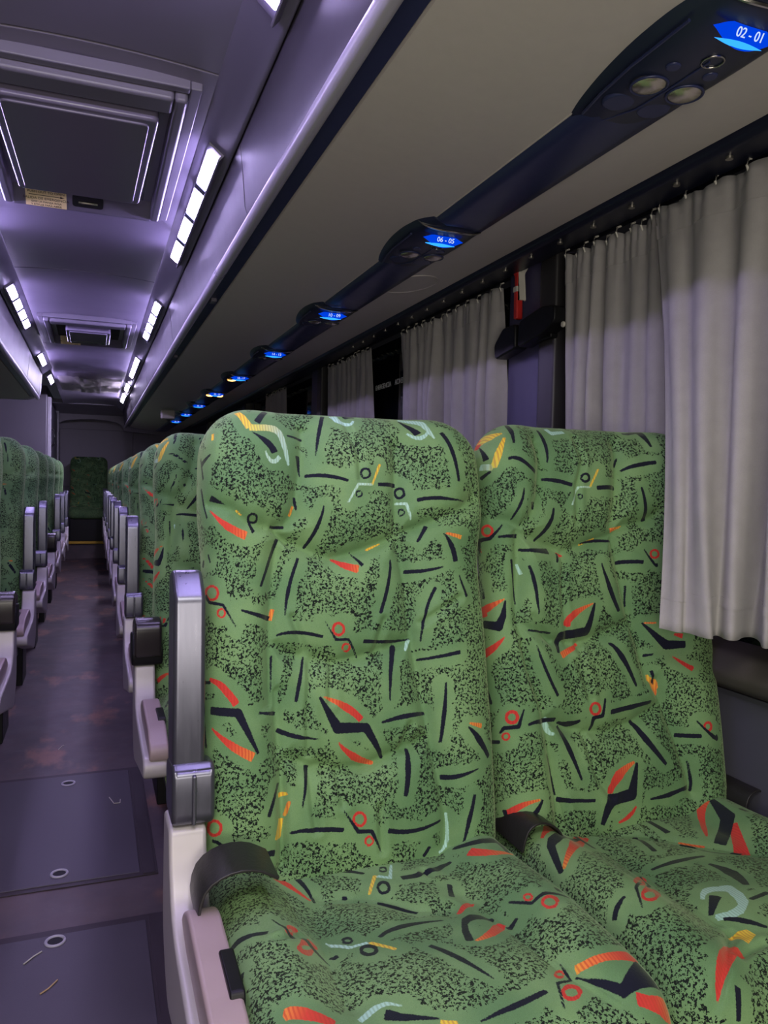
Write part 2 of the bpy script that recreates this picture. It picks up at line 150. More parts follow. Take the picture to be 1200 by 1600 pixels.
  ('d',0.0,0.0,[(-0.2597,0.8932,0.003),(-0.2647,0.8865,0.0033),(-0.2671,0.8837,0.0035),(-0.2703,0.8838,0.0036),(-0.2735,0.8788,0.0028),(-0.2746,0.8771,0.0015),(-0.2749,0.8754,0.0016),(-0.2736,0.8737,0.0021),(-0.2712,0.8787,0.003),(-0.2691,0.8805,0.0034),(-0.2654,0.8885,0.0041),(-0.2607,0.8951,0.0041),(-0.2614,0.8885,0.0027),(-0.2613,0.8901,0.0013),(-0.2597,0.8932,0.0022)]),
  ('d',0.0,0.0,[(-0.2606,0.703,0.0026),(-0.2617,0.6991,0.0026),(-0.2646,0.6959,0.0026),(-0.2685,0.6948,0.0023),(-0.2731,0.6956,0.0023),(-0.2775,0.6979,0.0024),(-0.2804,0.7021,0.0027),(-0.2814,0.7064,0.0026),(-0.2805,0.7105,0.0029),(-0.2773,0.7135,0.0027),(-0.2727,0.7143,0.0026),(-0.2679,0.7139,0.0025),(-0.2638,0.7114,0.0024),(-0.2611,0.7075,0.0024),(-0.2606,0.703,0.0024)]),
  ('d',0.0,0.0,[(-0.2878,0.6788,0.0021),(-0.2885,0.6765,0.0017),(-0.2858,0.6711,0.0021),(-0.2883,0.671,0.0018),(-0.2875,0.6685,0.0024),(-0.285,0.6661,0.0022),(-0.2874,0.6687,0.0021),(-0.2879,0.6714,0.0024),(-0.2872,0.6737,0.0024),(-0.289,0.6798,0.0014),(-0.2869,0.6812,0.0014),(-0.2885,0.6837,0.0015),(-0.2893,0.6848,0.0015),(-0.2883,0.6814,0.0021),(-0.2878,0.6788,0.0019)]),
  ('d',0.0,0.0,[(0.1202,0.6536,0.0021),(0.119,0.6499,0.0024),(0.1162,0.6471,0.002),(0.1125,0.6459,0.0021),(0.1083,0.6461,0.0022),(0.1047,0.6475,0.0026),(0.1029,0.6505,0.0027),(0.1023,0.6542,0.0026),(0.1034,0.6576,0.0022),(0.1064,0.6604,0.002),(0.1104,0.6618,0.0022),(0.114,0.6618,0.0022),(0.1176,0.6602,0.0024),(0.1195,0.6574,0.0024),(0.1202,0.6536,0.0023)]),
  ('d',0.7,0.62,[(-0.2667,0.8836,0.006),(-0.2608,0.8879,0.0075),(-0.254,0.891,0.0092),(-0.2466,0.893,0.01),(-0.2385,0.8944,0.0072),(-0.2301,0.8951,0.0049),(-0.2208,0.8957,0.0023)]),
  ('d',0.6,0.7,[(-0.2218,0.8825,0.0025),(-0.2309,0.8689,0.004),(-0.2381,0.8569,0.0054),(-0.2437,0.8469,0.0069),(-0.248,0.838,0.0063),(-0.2515,0.8303,0.006),(-0.2549,0.8233,0.0054)]),
  ('d',0.78,1,[(-0.2568,0.823,0.006),(-0.2768,0.8304,0.0061)]),
  ('d',0.65,0.65,[(-0.0134,0.8245,0.0024),(-0.0387,0.7875,0.0023)]),
  ('d',0.9,0.95,[(-0.0387,0.7875,0.002),(-0.0664,0.7865,0.0018),(-0.0871,0.7507,0.002)]),
  ('k',0.0,0.0,[(-0.0384,0.8063,0.0033),(-0.0393,0.8029,0.0031),(-0.0427,0.7997,0.0026),(-0.0479,0.7979,0.0025),(-0.0521,0.7976,0.0027),(-0.055,0.7994,0.0026),(-0.0566,0.8029,0.002),(-0.0562,0.8059,0.0016),(-0.0546,0.81,0.0022),(-0.052,0.8123,0.002),(-0.0491,0.8139,0.0024),(-0.0455,0.8137,0.0026),(-0.0417,0.8126,0.0033),(-0.039,0.8099,0.0034),(-0.0384,0.8063,0.0033)]),
  ('k',0.0,0.0,[(-0.0605,0.7674,0.0017),(-0.0611,0.7655,0.0013),(-0.0627,0.764,0.0014),(-0.0642,0.7633,0.0013),(-0.0662,0.7635,0.0011),(-0.067,0.7645,0.0012),(-0.068,0.7662,0.0014),(-0.0682,0.7684,0.0012),(-0.0675,0.7705,0.0013),(-0.0666,0.7719,0.0015),(-0.0649,0.7728,0.0019),(-0.0634,0.7722,0.0013),(-0.0617,0.7711,0.0015),(-0.0607,0.7696,0.0017),(-0.0605,0.7674,0.0017)]),
  ('d',1,1,[(-0.0997,0.9234,0.0055),(-0.0945,0.9073,0.0055),(-0.0639,0.9137,0.0046)]),
  ('d',1,1,[(-0.2067,0.6383,0.0024),(-0.201,0.6196,0.0026)]),
  ('d',0,0.42,[(-0.2855,0.5427,0.007),(-0.2863,0.548,0.0069),(-0.2871,0.5537,0.0068),(-0.2764,0.5587,0.0072),(-0.2649,0.5637,0.0052),(-0.2534,0.5688,0.0032),(-0.2413,0.5736,0.0014)]),
  ('d',0,0.2,[(-0.292,0.4698,0.007),(-0.2829,0.4756,0.0073),(-0.2743,0.4809,0.0066),(-0.2667,0.4861,0.0055),(-0.26,0.492,0.0041),(-0.2535,0.4973,0.0028),(-0.2476,0.5033,0.0012)]),
  ('d',0,0.42,[(-0.1079,0.5188,0.0088),(-0.1057,0.5261,0.0058),(-0.1002,0.5337,0.0068),(-0.0893,0.5408,0.0071),(-0.0768,0.5472,0.0049),(-0.0617,0.5533,0.0031),(-0.0439,0.5593,0.0012)]),
  ('d',0.42,0.1,[(-0.1228,0.4633,0.0063),(-0.0753,0.4811,0.0024)]),
  ('d',0.6,0.6,[(-0.0542,0.6757,0.0019),(-0.0184,0.688,0.002)]),
  ('d',0.4,0.55,[(0.0183,0.704,0.0044),(0.0455,0.7121,0.0016)]),
  ('d',0.6,0.42,[(0.0836,0.4121,0.0019),(0.0857,0.407,0.0031),(0.088,0.4021,0.0049),(0.0948,0.3952,0.0095),(0.0976,0.3877,0.0088),(0.1005,0.3804,0.0052),(0.1031,0.3712,0.002)]),
  ('d',0,0,[(0.1314,0.4472,0.0013),(0.1378,0.4422,0.0022),(0.1443,0.4374,0.0029),(0.1507,0.4329,0.0038),(0.1573,0.4282,0.0041),(0.1638,0.4241,0.0048),(0.1707,0.4201,0.0051)]),
  ('d',0,0,[(0.1387,0.4908,0.0024),(0.1539,0.4864,0.0053)]),
  ('d',0.42,0.4,[(0.0787,0.5162,0.0017),(0.1038,0.5146,0.0019)]),
  ('d',0,0,[(-0.1114,0.6554,0.0056),(-0.0972,0.6541,0.0019)]),
  ('k',0,0,[(-0.2678,0.3296,0.0019),(-0.2599,0.3392,0.0035),(-0.2336,0.3419,0.0037),(-0.2214,0.372,0.0015)]),
  ('k',0,0,[(-0.2148,0.3443,0.0024),(-0.2063,0.3466,0.0031),(-0.1956,0.3477,0.0037),(-0.178,0.3466,0.0049),(-0.166,0.3467,0.0037),(-0.1544,0.346,0.0041),(-0.1447,0.3454,0.0039)]),
  ('k',0,0,[(-0.1378,0.3395,0.0025),(-0.129,0.3365,0.0033),(-0.1208,0.3348,0.0048),(-0.1123,0.3339,0.0059),(-0.1044,0.3341,0.0051),(-0.0961,0.3357,0.0042),(-0.0891,0.3383,0.003)]),
  ('k',0,0,[(-0.0618,0.3174,0.0029),(-0.0614,0.3419,0.0039),(-0.0412,0.3438,0.0038),(-0.0344,0.3761,0.0024)]),
  ('k',0,0,[(-0.0208,0.3494,0.0049),(-0.0028,0.3515,0.005),(0.0143,0.3535,0.0049),(0.0308,0.3548,0.0053),(0.0471,0.3571,0.0044),(0.0631,0.3589,0.0041),(0.0795,0.3605,0.0036)]),
  ('k',0,0,[(-0.1376,0.3315,0.0035),(-0.1344,0.3197,0.0058),(-0.1298,0.3062,0.0058),(-0.124,0.2905,0.006),(-0.1166,0.273,0.0045),(-0.1088,0.2531,0.0034),(-0.1015,0.2326,0.0023)]),
  ('k',0,0,[(0.035,0.3272,0.0031),(0.0415,0.317,0.005),(0.0453,0.3062,0.0061),(0.0532,0.2927,0.0069),(0.0644,0.2778,0.0059),(0.0784,0.2604,0.0049),(0.0951,0.2407,0.0038)]),
  ('k',0,0,[(0.135,0.2908,0.0042),(0.1757,0.2881,0.0042)]),
  ('k',0,0,[(0.1686,0.3184,0.0017),(0.182,0.3037,0.0023),(0.1942,0.2925,0.0033),(0.2048,0.2847,0.0047),(0.212,0.2808,0.0041),(0.215,0.2807,0.0059),(0.2128,0.2849,0.0052)]),
  ('k',0,0,[(0.1532,0.2393,0.0015),(0.156,0.2258,0.0016),(0.1578,0.2141,0.0021),(0.1589,0.2041,0.0024),(0.1592,0.1951,0.0024),(0.1587,0.1871,0.0024),(0.1573,0.1802,0.0028)]),
  ('k',0,0,[(0.0515,0.1796,0.002),(0.0673,0.1799,0.003),(0.0831,0.1805,0.0039),(0.0985,0.1819,0.0049),(0.1133,0.1846,0.0041),(0.1283,0.1878,0.0037),(0.1498,0.1893,0.0047)]),
  ('k',0,0,[(-0.1526,0.2021,0.0048),(-0.1446,0.2004,0.0052),(-0.1352,0.1993,0.0046),(-0.1238,0.1981,0.0038),(-0.1083,0.1961,0.0035),(-0.0927,0.1939,0.0032),(-0.0751,0.1925,0.003)]),
  ('k',0,0,[(-0.0604,0.1464,0.0051),(-0.0389,0.1886,0.0106),(0.0079,0.1939,0.0116),(0.0253,0.2506,0.0031)]),
  ('k',0,0,[(-0.1968,0.2106,0.0025),(-0.2001,0.2047,0.0031),(-0.2048,0.1987,0.0039),(-0.209,0.1938,0.0046),(-0.2138,0.1892,0.0047),(-0.2193,0.1856,0.0046),(-0.2252,0.182,0.0047)]),
  ('k',0,0,[(-0.1724,0.2857,0.0042),(-0.1551,0.2101,0.0023)]),
  ('k',0,0,[(-0.2846,0.3122,0.0036),(-0.2698,0.3137,0.0033)]),
  ('k',0,0,[(-0.269,0.1915,0.0043),(-0.264,0.1792,0.0043)]),
  ('d',0.0,0.0,[(-0.2344,0.3584,0.0031),(-0.2358,0.3542,0.003),(-0.239,0.3505,0.003),(-0.243,0.349,0.0031),(-0.2472,0.3491,0.0032),(-0.251,0.3506,0.0033),(-0.2538,0.3543,0.0031),(-0.2544,0.3585,0.0028),(-0.2529,0.3631,0.0029),(-0.25,0.3665,0.0029),(-0.2461,0.3686,0.003),(-0.2415,0.3684,0.0032),(-0.2375,0.3665,0.0033),(-0.2353,0.363,0.0032),(-0.2344,0.3584,0.0033)]),
  ('d',0.0,0.0,[(-0.2516,0.3245,0.0019),(-0.2526,0.322,0.0017),(-0.2543,0.3197,0.0017),(-0.2565,0.3187,0.0018),(-0.2594,0.3183,0.002),(-0.2619,0.3195,0.002),(-0.2633,0.3212,0.002),(-0.2639,0.3239,0.0019),(-0.2627,0.3265,0.0018),(-0.2609,0.329,0.0017),(-0.2583,0.3301,0.0017),(-0.2559,0.3304,0.0018),(-0.2534,0.3291,0.0019),(-0.2521,0.3273,0.0019),(-0.2516,0.3245,0.0017)]),
  ('d',0.0,0.0,[(-0.0472,0.3575,0.0032),(-0.0483,0.3532,0.0031),(-0.0514,0.3497,0.003),(-0.0552,0.3478,0.0028),(-0.0601,0.3484,0.0026),(-0.0645,0.3507,0.0024),(-0.0675,0.355,0.003),(-0.0695,0.3601,0.0031),(-0.0692,0.3647,0.0028),(-0.0661,0.3681,0.0025),(-0.0617,0.3699,0.0025),(-0.0571,0.3696,0.0027),(-0.0514,0.3667,0.003),(-0.0483,0.3631,0.0029),(-0.0472,0.3575,0.0031)]),
  ('d',0.0,0.0,[(0.2019,0.3041,0.0036),(0.2004,0.3008,0.0033),(0.1972,0.2986,0.0028),(0.1936,0.2971,0.0023),(0.1896,0.2975,0.0023),(0.1867,0.2991,0.0025),(0.1847,0.3022,0.0027),(0.184,0.3061,0.0026),(0.1852,0.3094,0.0027),(0.1879,0.312,0.0025),(0.1914,0.3133,0.0025),(0.1957,0.3129,0.0024),(0.1991,0.311,0.0031),(0.2011,0.308,0.0035),(0.2019,0.3041,0.0036)]),
  ('d',0,0.4,[(-0.0395,0.2007,0.004),(-0.0382,0.2129,0.0061),(-0.0292,0.222,0.0085),(-0.0196,0.2313,0.01),(-0.0089,0.2395,0.0075),(0.0038,0.2465,0.0051),(0.019,0.2526,0.0026)]),
  ('d',0.1,0,[(-0.0238,0.145,0.0022),(-0.015,0.1473,0.003),(-0.0067,0.1506,0.0039),(0.0001,0.1546,0.0047),(0.0065,0.159,0.0039),(0.0118,0.1644,0.0031),(0.0163,0.1701,0.0025)]),
  ('d',0,0.45,[(-0.2635,0.1853,0.0068),(-0.2548,0.1932,0.0061),(-0.2455,0.1997,0.0055),(-0.2359,0.2045,0.0046),(-0.2256,0.2079,0.0037),(-0.2144,0.2101,0.0026),(-0.2022,0.2116,0.0019)]),
  ('d',1,1,[(-0.1729,0.3499,0.0096),(-0.1714,0.3406,0.008),(-0.1689,0.3331,0.0055),(-0.1659,0.3272,0.0042),(-0.1629,0.3239,0.0035),(-0.159,0.3212,0.0031),(-0.1546,0.3211,0.0025)]),
 ],
 'Ac_figs': [
  ('k',0,0,[(-0.1573,0.1056,0.0029),(-0.142,0.0938,0.0045),(-0.1309,0.0983,0.0061),(-0.1245,0.1078,0.0077),(-0.1196,0.1292,0.0054),(-0.1154,0.1499,0.0043),(-0.1109,0.1667,0.004),(-0.1074,0.1813,0.0031),(-0.1051,0.1954,0.0021),(-0.1055,0.2121,0.002)]),
  ('k',0,0,[(-0.0996,0.1225,0.0029),(-0.082,0.1277,0.0039),(-0.0654,0.1324,0.005),(-0.0493,0.138,0.0062),(-0.0349,0.1457,0.0051),(-0.0217,0.155,0.004),(-0.0101,0.166,0.0032)]),
  ('k',0,0,[(0.0423,0.2024,0.0063),(0.056,0.2029,0.0071),(0.07,0.2043,0.0072),(0.0897,0.1929,0.0049),(0.1028,0.1959,0.008),(0.1228,0.1842,0.0056),(0.1403,0.1786,0.0037)]),
  ('k',0,0,[(0.1071,0.249,0.0025),(0.0918,0.2805,0.0027)]),
  ('k',0,0,[(-0.2758,0.3282,0.0029),(-0.2682,0.3221,0.0048),(-0.2587,0.3216,0.0057),(-0.2478,0.3232,0.0063),(-0.2361,0.3286,0.0051),(-0.2231,0.3353,0.004),(-0.2087,0.3448,0.004)]),
  ('k',0,0,[(-0.1952,0.3127,0.0011),(-0.1783,0.3483,0.0034),(-0.155,0.3448,0.0057),(-0.1326,0.3835,0.001)]),
  ('k',0,0,[(-0.0547,0.3602,0.0035),(-0.0446,0.3531,0.0039),(-0.0311,0.3475,0.0047),(-0.0144,0.3421,0.0057),(0.0051,0.3379,0.0048),(0.0272,0.3374,0.0035),(0.0508,0.3414,0.0019)]),
  ('k',0,0,[(-0.0154,0.2472,0.0026),(-0.01,0.2536,0.0051),(-0.0038,0.2613,0.0064),(0.003,0.2691,0.0077),(0.0112,0.2767,0.0057),(0.0207,0.2858,0.0034),(0.031,0.2938,0.0034)]),
  ('k',0,0,[(0.001,0.4039,0.0041),(0.0094,0.4177,0.0044),(0.0169,0.434,0.0049),(0.0241,0.4502,0.0048),(0.031,0.4668,0.0034),(0.0382,0.4829,0.0026),(0.046,0.4984,0.0011)]),
  ('k',0,0,[(-0.1291,0.3692,0.0021),(-0.118,0.3667,0.0051)]),
  ('k',0,0,[(-0.2553,0.3863,0.0037),(-0.2791,0.4382,0.0038)]),
  ('k',0,0,[(-0.1039,0.5129,0.0086),(-0.0878,0.5226,0.0055),(-0.0468,0.5362,0.0014)]),
  ('k',0,0,[(-0.061,0.2121,0.0041),(-0.0549,0.2134,0.0034)]),
  ('d',0,0.2,[(-0.1667,0.1418,0.0077),(-0.1559,0.1418,0.0077),(-0.1457,0.1464,0.0077),(-0.1364,0.1574,0.0063),(-0.1279,0.1729,0.0038),(-0.1195,0.1876,0.0031),(-0.1102,0.2005,0.0027)]),
  ('d',0.0,0.0,[(-0.1657,0.3268,0.0022),(-0.1676,0.3303,0.0019),(-0.1704,0.3347,0.001),(-0.1735,0.3404,0.0017),(-0.1773,0.3443,0.0027),(-0.1799,0.3466,0.0035),(-0.1812,0.3458,0.0038),(-0.181,0.3428,0.0025),(-0.1793,0.3385,0.0011),(-0.1767,0.3327,0.0028),(-0.1732,0.3281,0.0043),(-0.1698,0.3243,0.0043),(-0.1673,0.3233,0.0043),(-0.1659,0.325,0.0043),(-0.1657,0.3268,0.0031)]),
  ('d',0.0,0.0,[(-0.146,0.3504,0.0037),(-0.1496,0.3596,0.0021),(-0.1553,0.3711,0.0027),(-0.1618,0.3806,0.0048),(-0.168,0.387,0.0059),(-0.172,0.389,0.0057),(-0.174,0.3873,0.0049),(-0.1735,0.3821,0.0039),(-0.171,0.3745,0.0019),(-0.1658,0.3647,0.0025),(-0.1589,0.3546,0.0052),(-0.1525,0.3468,0.0062),(-0.1478,0.343,0.0062),(-0.1453,0.3445,0.0062),(-0.146,0.3504,0.006)]),
  ('k',0.0,0.0,[(0.0285,0.1673,0.0015),(0.027,0.1707,0.0018),(0.0246,0.1724,0.0024),(0.0217,0.173,0.0025),(0.02,0.1718,0.0027),(0.0181,0.1698,0.0024),(0.0181,0.1671,0.0019),(0.0186,0.1634,0.0014),(0.0206,0.1605,0.0021),(0.0226,0.1584,0.0026),(0.0251,0.1575,0.0026),(0.0276,0.1585,0.0029),(0.0289,0.1605,0.0026),(0.0292,0.1637,0.002),(0.0285,0.1673,0.0016)]),
  ('k',0.0,0.0,[(0.0126,0.2217,0.0023),(0.0097,0.2273,0.0028),(0.0058,0.2304,0.0031),(0.0017,0.2307,0.0031),(-0.0018,0.2295,0.0029),(-0.0038,0.2257,0.0027),(-0.0045,0.2204,0.0021),(-0.0035,0.2141,0.0024),(-0.0003,0.2086,0.0027),(0.0034,0.2051,0.0036),(0.0078,0.2033,0.0044),(0.0113,0.205,0.0042),(0.0137,0.2093,0.0035),(0.0138,0.2157,0.0028),(0.0126,0.2217,0.0022)]),
  ('k',0.0,0.0,[(-0.0906,0.348,0.0022),(-0.0921,0.3499,0.0025),(-0.0939,0.3511,0.0028),(-0.0966,0.3502,0.0026),(-0.0989,0.3481,0.0027),(-0.1005,0.3454,0.0023),(-0.1012,0.3418,0.0019),(-0.1008,0.3387,0.0016),(-0.0998,0.3364,0.0028),(-0.0976,0.3356,0.0031),(-0.095,0.3362,0.0032),(-0.0928,0.3382,0.0029),(-0.0909,0.3417,0.0023),(-0.0904,0.3448,0.0017),(-0.0906,0.348,0.0015)]),
  ('k',0.0,0.0,[(-0.0708,0.3901,0.003),(-0.0731,0.3946,0.0032),(-0.077,0.3962,0.0041),(-0.0813,0.3963,0.004),(-0.0852,0.3935,0.0037),(-0.0877,0.3883,0.0035),(-0.089,0.3832,0.0025),(-0.0882,0.3781,0.0022),(-0.0857,0.3743,0.0036),(-0.0823,0.3723,0.0041),(-0.0778,0.3731,0.0042),(-0.074,0.3759,0.0042),(-0.0711,0.3802,0.0035),(-0.0698,0.3854,0.003),(-0.0708,0.3901,0.0021)]),
  ('d',0.65,0.65,[(0.0042,0.1798,0.0032),(-0.0203,0.2219,0.0025)]),
  ('d',1,0.95,[(0.0077,0.183,0.0039),(0.0243,0.1965,0.0032),(0.042,0.1545,0.0021)]),
  ('d',0.95,1,[(-0.1221,0.3292,0.0026),(-0.098,0.3625,0.0032),(-0.0748,0.3658,0.0029)]),
  ('d',0.65,0.65,[(-0.0719,0.3681,0.0036),(-0.0469,0.3994,0.0033)]),
  ('d',0.45,0,[(-0.2205,0.4973,0.0085),(-0.2152,0.4981,0.0086),(-0.2086,0.5012,0.0084),(-0.2013,0.5064,0.0085),(-0.1927,0.5126,0.0078),(-0.182,0.5179,0.0074),(-0.17,0.5227,0.0065)]),
  ('d',1,0.95,[(-0.1351,0.5112,0.0038),(-0.1285,0.5062,0.0045),(-0.1199,0.5012,0.0048),(-0.1125,0.4979,0.0048),(-0.1064,0.497,0.0041),(-0.1017,0.4965,0.0035),(-0.097,0.4973,0.0032),(-0.091,0.5006,0.0022),(-0.0848,0.5052,0.0016),(-0.0807,0.5075,0.0012)]),
  ('d',0.65,0.65,[(-0.0463,0.5418,0.0033),(-0.0289,0.548,0.0041)]),
  ('k',0,0,[(0.1585,0.1517,0.003),(0.1664,0.1595,0.0041),(0.1785,0.1704,0.0053),(0.1902,0.1787,0.0074),(0.2019,0.1811,0.0094),(0.2147,0.1793,0.0094),(0.2298,0.1745,0.0094),(0.2319,0.1879,0.0076),(0.2298,0.2063,0.0059),(0.2247,0.2239,0.0042)]),
  ('d',0,0.42,[(0.1704,0.1881,0.0075),(0.175,0.1983,0.0073),(0.1809,0.2089,0.0075),(0.1885,0.2199,0.0082),(0.1986,0.2281,0.0087),(0.2159,0.2283,0.0059),(0.2341,0.2253,0.0031)]),
  ('k',0,0,[(0.1553,0.3459,0.0017),(0.1728,0.3819,0.0026),(0.1942,0.3794,0.0042),(0.2326,0.3877,0.0031)]),
  ('d',0.0,0.0,[(0.1783,0.3723,0.0021),(0.1767,0.3744,0.0022),(0.1746,0.3742,0.002),(0.1729,0.3728,0.0018),(0.1718,0.3705,0.0014),(0.1706,0.3672,0.0014),(0.1707,0.364,0.0013),(0.1716,0.3615,0.0019),(0.1732,0.3596,0.0021),(0.1751,0.3597,0.0021),(0.177,0.3611,0.0019),(0.1783,0.3633,0.0016),(0.1795,0.3664,0.0016),(0.1795,0.3697,0.0013),(0.1783,0.3723,0.0017)]),
  ('d',0.0,0.0,[(0.1996,0.4058,0.0019),(0.1948,0.4109,0.0023),(0.19,0.4131,0.003),(0.1859,0.4121,0.0029),(0.1825,0.4085,0.0026),(0.1811,0.4034,0.002),(0.1809,0.3977,0.0019),(0.1827,0.3931,0.0024),(0.1859,0.3903,0.0029),(0.1901,0.3887,0.0031),(0.1949,0.389,0.0039),(0.1999,0.3905,0.0046),(0.2025,0.3939,0.005),(0.2023,0.3997,0.0039),(0.1996,0.4058,0.0027)]),
  ('k',0,0,[(0.2281,0.3618,0.0052),(0.2271,0.3728,0.0052)]),
  ('k',0,0,[(0.1491,0.38,0.0027),(0.1314,0.386,0.0052)]),
  ('k',0,0,[(0.1061,0.2447,0.0037),(0.0936,0.281,0.005)]),
  ('k',0,0,[(0.0562,0.4132,0.006),(0.0628,0.387,0.0052),(0.0712,0.3674,0.0044),(0.0808,0.356,0.0078),(0.0916,0.3518,0.008),(0.1074,0.3504,0.0073),(0.1242,0.3561,0.0039)]),
  ('d',0,0.45,[(0.1289,0.371,0.0068),(0.1174,0.3826,0.0083),(0.1041,0.3965,0.0075),(0.093,0.4045,0.0072),(0.0828,0.4102,0.0053),(0.0731,0.4142,0.0039),(0.0637,0.4166,0.0023)]),
  ('d',0,0,[(0.1152,0.3021,0.006),(0.0814,0.3292,0.004)]),
  ('d',0.0,0.0,[(0.1417,0.545,0.0023),(0.1379,0.5488,0.0024),(0.1329,0.5514,0.0024),(0.1271,0.5525,0.003),(0.1219,0.5517,0.0036),(0.119,0.5493,0.0034),(0.1181,0.5455,0.0033),(0.1193,0.5411,0.0028),(0.1231,0.537,0.0024),(0.1287,0.5341,0.003),(0.1349,0.5323,0.0038),(0.1397,0.5335,0.0044),(0.143,0.5363,0.0043),(0.1437,0.5408,0.0036),(0.1417,0.545,0.003)]),
  ('d',0.0,0.0,[(0.1421,0.5085,0.0013),(0.1396,0.5112,0.0012),(0.1364,0.5134,0.0021),(0.1329,0.5148,0.0025),(0.13,0.5149,0.0028),(0.1282,0.5137,0.0028),(0.128,0.5113,0.0024),(0.1293,0.5088,0.0018),(0.1318,0.5061,0.0014),(0.1356,0.5033,0.0023),(0.1394,0.5014,0.0024),(0.1414,0.5026,0.0019),(0.1423,0.5047,0.0011),(0.1426,0.507,0.0014),(0.1421,0.5085,0.0017)]),
  ('k',0,0,[(0.1078,0.5617,0.0016),(0.1216,0.5255,0.0023),(0.1436,0.522,0.0022),(0.1466,0.4933,0.0015)]),
  ('k',0,0,[(-0.001,0.5525,0.0012),(0.0139,0.5499,0.0023),(0.0291,0.5468,0.0031),(0.046,0.5439,0.004),(0.0631,0.5407,0.004),(0.0813,0.5371,0.0039),(0.1,0.5337,0.0035)]),
  ('d',0.5,0.05,[(0.1575,0.5138,0.0053),(0.1636,0.5158,0.005),(0.1733,0.519,0.0054),(0.1833,0.5216,0.0055),(0.1939,0.5239,0.0057),(0.2061,0.5247,0.0068),(0.219,0.5248,0.0076),(0.235,0.5242,0.0094),(0.2408,0.5255,0.0063),(0.2402,0.5278,0.0031)]),
  ('k',0,0,[(0.1512,0.5222,0.0016),(0.1907,0.5681,0.0063),(0.2462,0.5491,0.0202)]),
  ('d',0,0.4,[(0.2014,0.5818,0.0086),(0.208,0.5849,0.0086),(0.2178,0.5892,0.0089),(0.2334,0.5909,0.0114),(0.2453,0.5889,0.0107),(0.2514,0.5877,0.01)]),
 ],
 'Wc_figs': [
  ('k',0,0,[(-0.2535,0.2898,0.005),(-0.2256,0.224,0.0075),(-0.2091,0.211,0.0121),(-0.1274,0.1625,0.0052)]),
  ('d',0,0.1,[(-0.2236,0.1934,0.0031),(-0.2145,0.185,0.0041),(-0.2047,0.1779,0.0064),(-0.1937,0.1706,0.0104),(-0.1366,0.0972,0.0094),(-0.1245,0.0937,0.0083),(-0.1167,0.0995,0.0073)]),
  ('d',0.5,0,[(-0.2461,0.2893,0.0031),(-0.2357,0.2815,0.0042),(-0.2248,0.2728,0.0053),(-0.2117,0.2619,0.007),(-0.1959,0.2495,0.0087),(-0.1345,0.1748,0.0117),(-0.1057,0.1487,0.0123)]),
  ('k',0,0,[(-0.1244,0.1331,0.0042),(-0.1173,0.2009,0.0042)]),
  ('k',0,0,[(-0.2603,0.4308,0.0045),(-0.2555,0.4277,0.0046),(-0.25,0.425,0.0045),(-0.2442,0.4227,0.0046),(-0.2383,0.4211,0.0039),(-0.2321,0.4188,0.0031),(-0.2253,0.4177,0.0025)]),
  ('k',0,0,[(-0.2203,0.4506,0.0014),(-0.1993,0.4115,0.0026),(-0.1267,0.3559,0.0028),(-0.1105,0.3135,0.002)]),
  ('d',0.0,0.0,[(-0.1753,0.4296,0.0036),(-0.1857,0.4408,0.002),(-0.1939,0.4454,0.0032),(-0.1997,0.4458,0.0035),(-0.2038,0.4437,0.0033),(-0.2059,0.4397,0.0031),(-0.2058,0.4351,0.0026),(-0.203,0.4306,0.0021),(-0.1988,0.4268,0.0026),(-0.1923,0.4235,0.004),(-0.1831,0.4189,0.0057),(-0.1404,0.3769,0.0057),(-0.1332,0.375,0.0057),(-0.1367,0.3848,0.0057),(-0.1753,0.4296,0.0057)]),
  ('d',0.0,0.0,[(-0.1194,0.3342,0.0024),(-0.1273,0.3427,0.0024),(-0.1356,0.3507,0.0042),(-0.1802,0.3992,0.0042),(-0.1858,0.4025,0.0042),(-0.188,0.4009,0.0042),(-0.1874,0.3977,0.0042),(-0.1833,0.3924,0.004),(-0.1408,0.3415,0.0026),(-0.1296,0.3312,0.0042),(-0.1217,0.3255,0.0042),(-0.1129,0.3191,0.0042),(-0.1123,0.3219,0.0042),(-0.1127,0.3254,0.0042),(-0.1194,0.3342,0.0042)]),
  ('k',0,0,[(-0.0148,0.1819,0.0052),(-0.0389,0.2644,0.0047)]),
  ('k',0,0,[(0.041,0.2381,0.0042),(0.0526,0.2556,0.0049),(0.0551,0.2808,0.0056),(0.0664,0.2941,0.0063),(0.0759,0.307,0.0052),(0.098,0.3052,0.0042),(0.1111,0.3101,0.0031)]),
  ('d',0.42,0.3,[(0.0438,0.2307,0.0042),(0.0727,0.2622,0.0025)]),
  ('k',0,0,[(-0.0842,0.3115,0.0032),(-0.0708,0.3117,0.0038),(-0.0556,0.3123,0.0048),(-0.0383,0.3121,0.006),(-0.0174,0.3115,0.0052),(0.0058,0.3083,0.0042),(0.0302,0.307,0.0031)]),
  ('k',0,0,[(0.0136,0.3364,0.0042),(0.0184,0.3484,0.0069),(0.0218,0.3613,0.0097),(0.0215,0.3747,0.0125),(0.019,0.3891,0.0104),(0.0137,0.4044,0.0082),(0.0067,0.4204,0.0057)]),
  ('d',0.95,0.95,[(-0.0891,0.4298,0.0033),(-0.0826,0.4228,0.0036),(-0.0755,0.4183,0.0051),(-0.0682,0.4158,0.007),(-0.0597,0.4158,0.0079),(-0.0519,0.418,0.0081),(-0.0429,0.4223,0.0083)]),
  ('d',0.95,1,[(-0.0294,0.4143,0.0104),(-0.0348,0.4407,0.011),(-0.0427,0.4598,0.0094),(-0.0542,0.4723,0.0058),(-0.0686,0.4793,0.0073),(-0.0856,0.4808,0.0073),(-0.104,0.4739,0.0064)]),
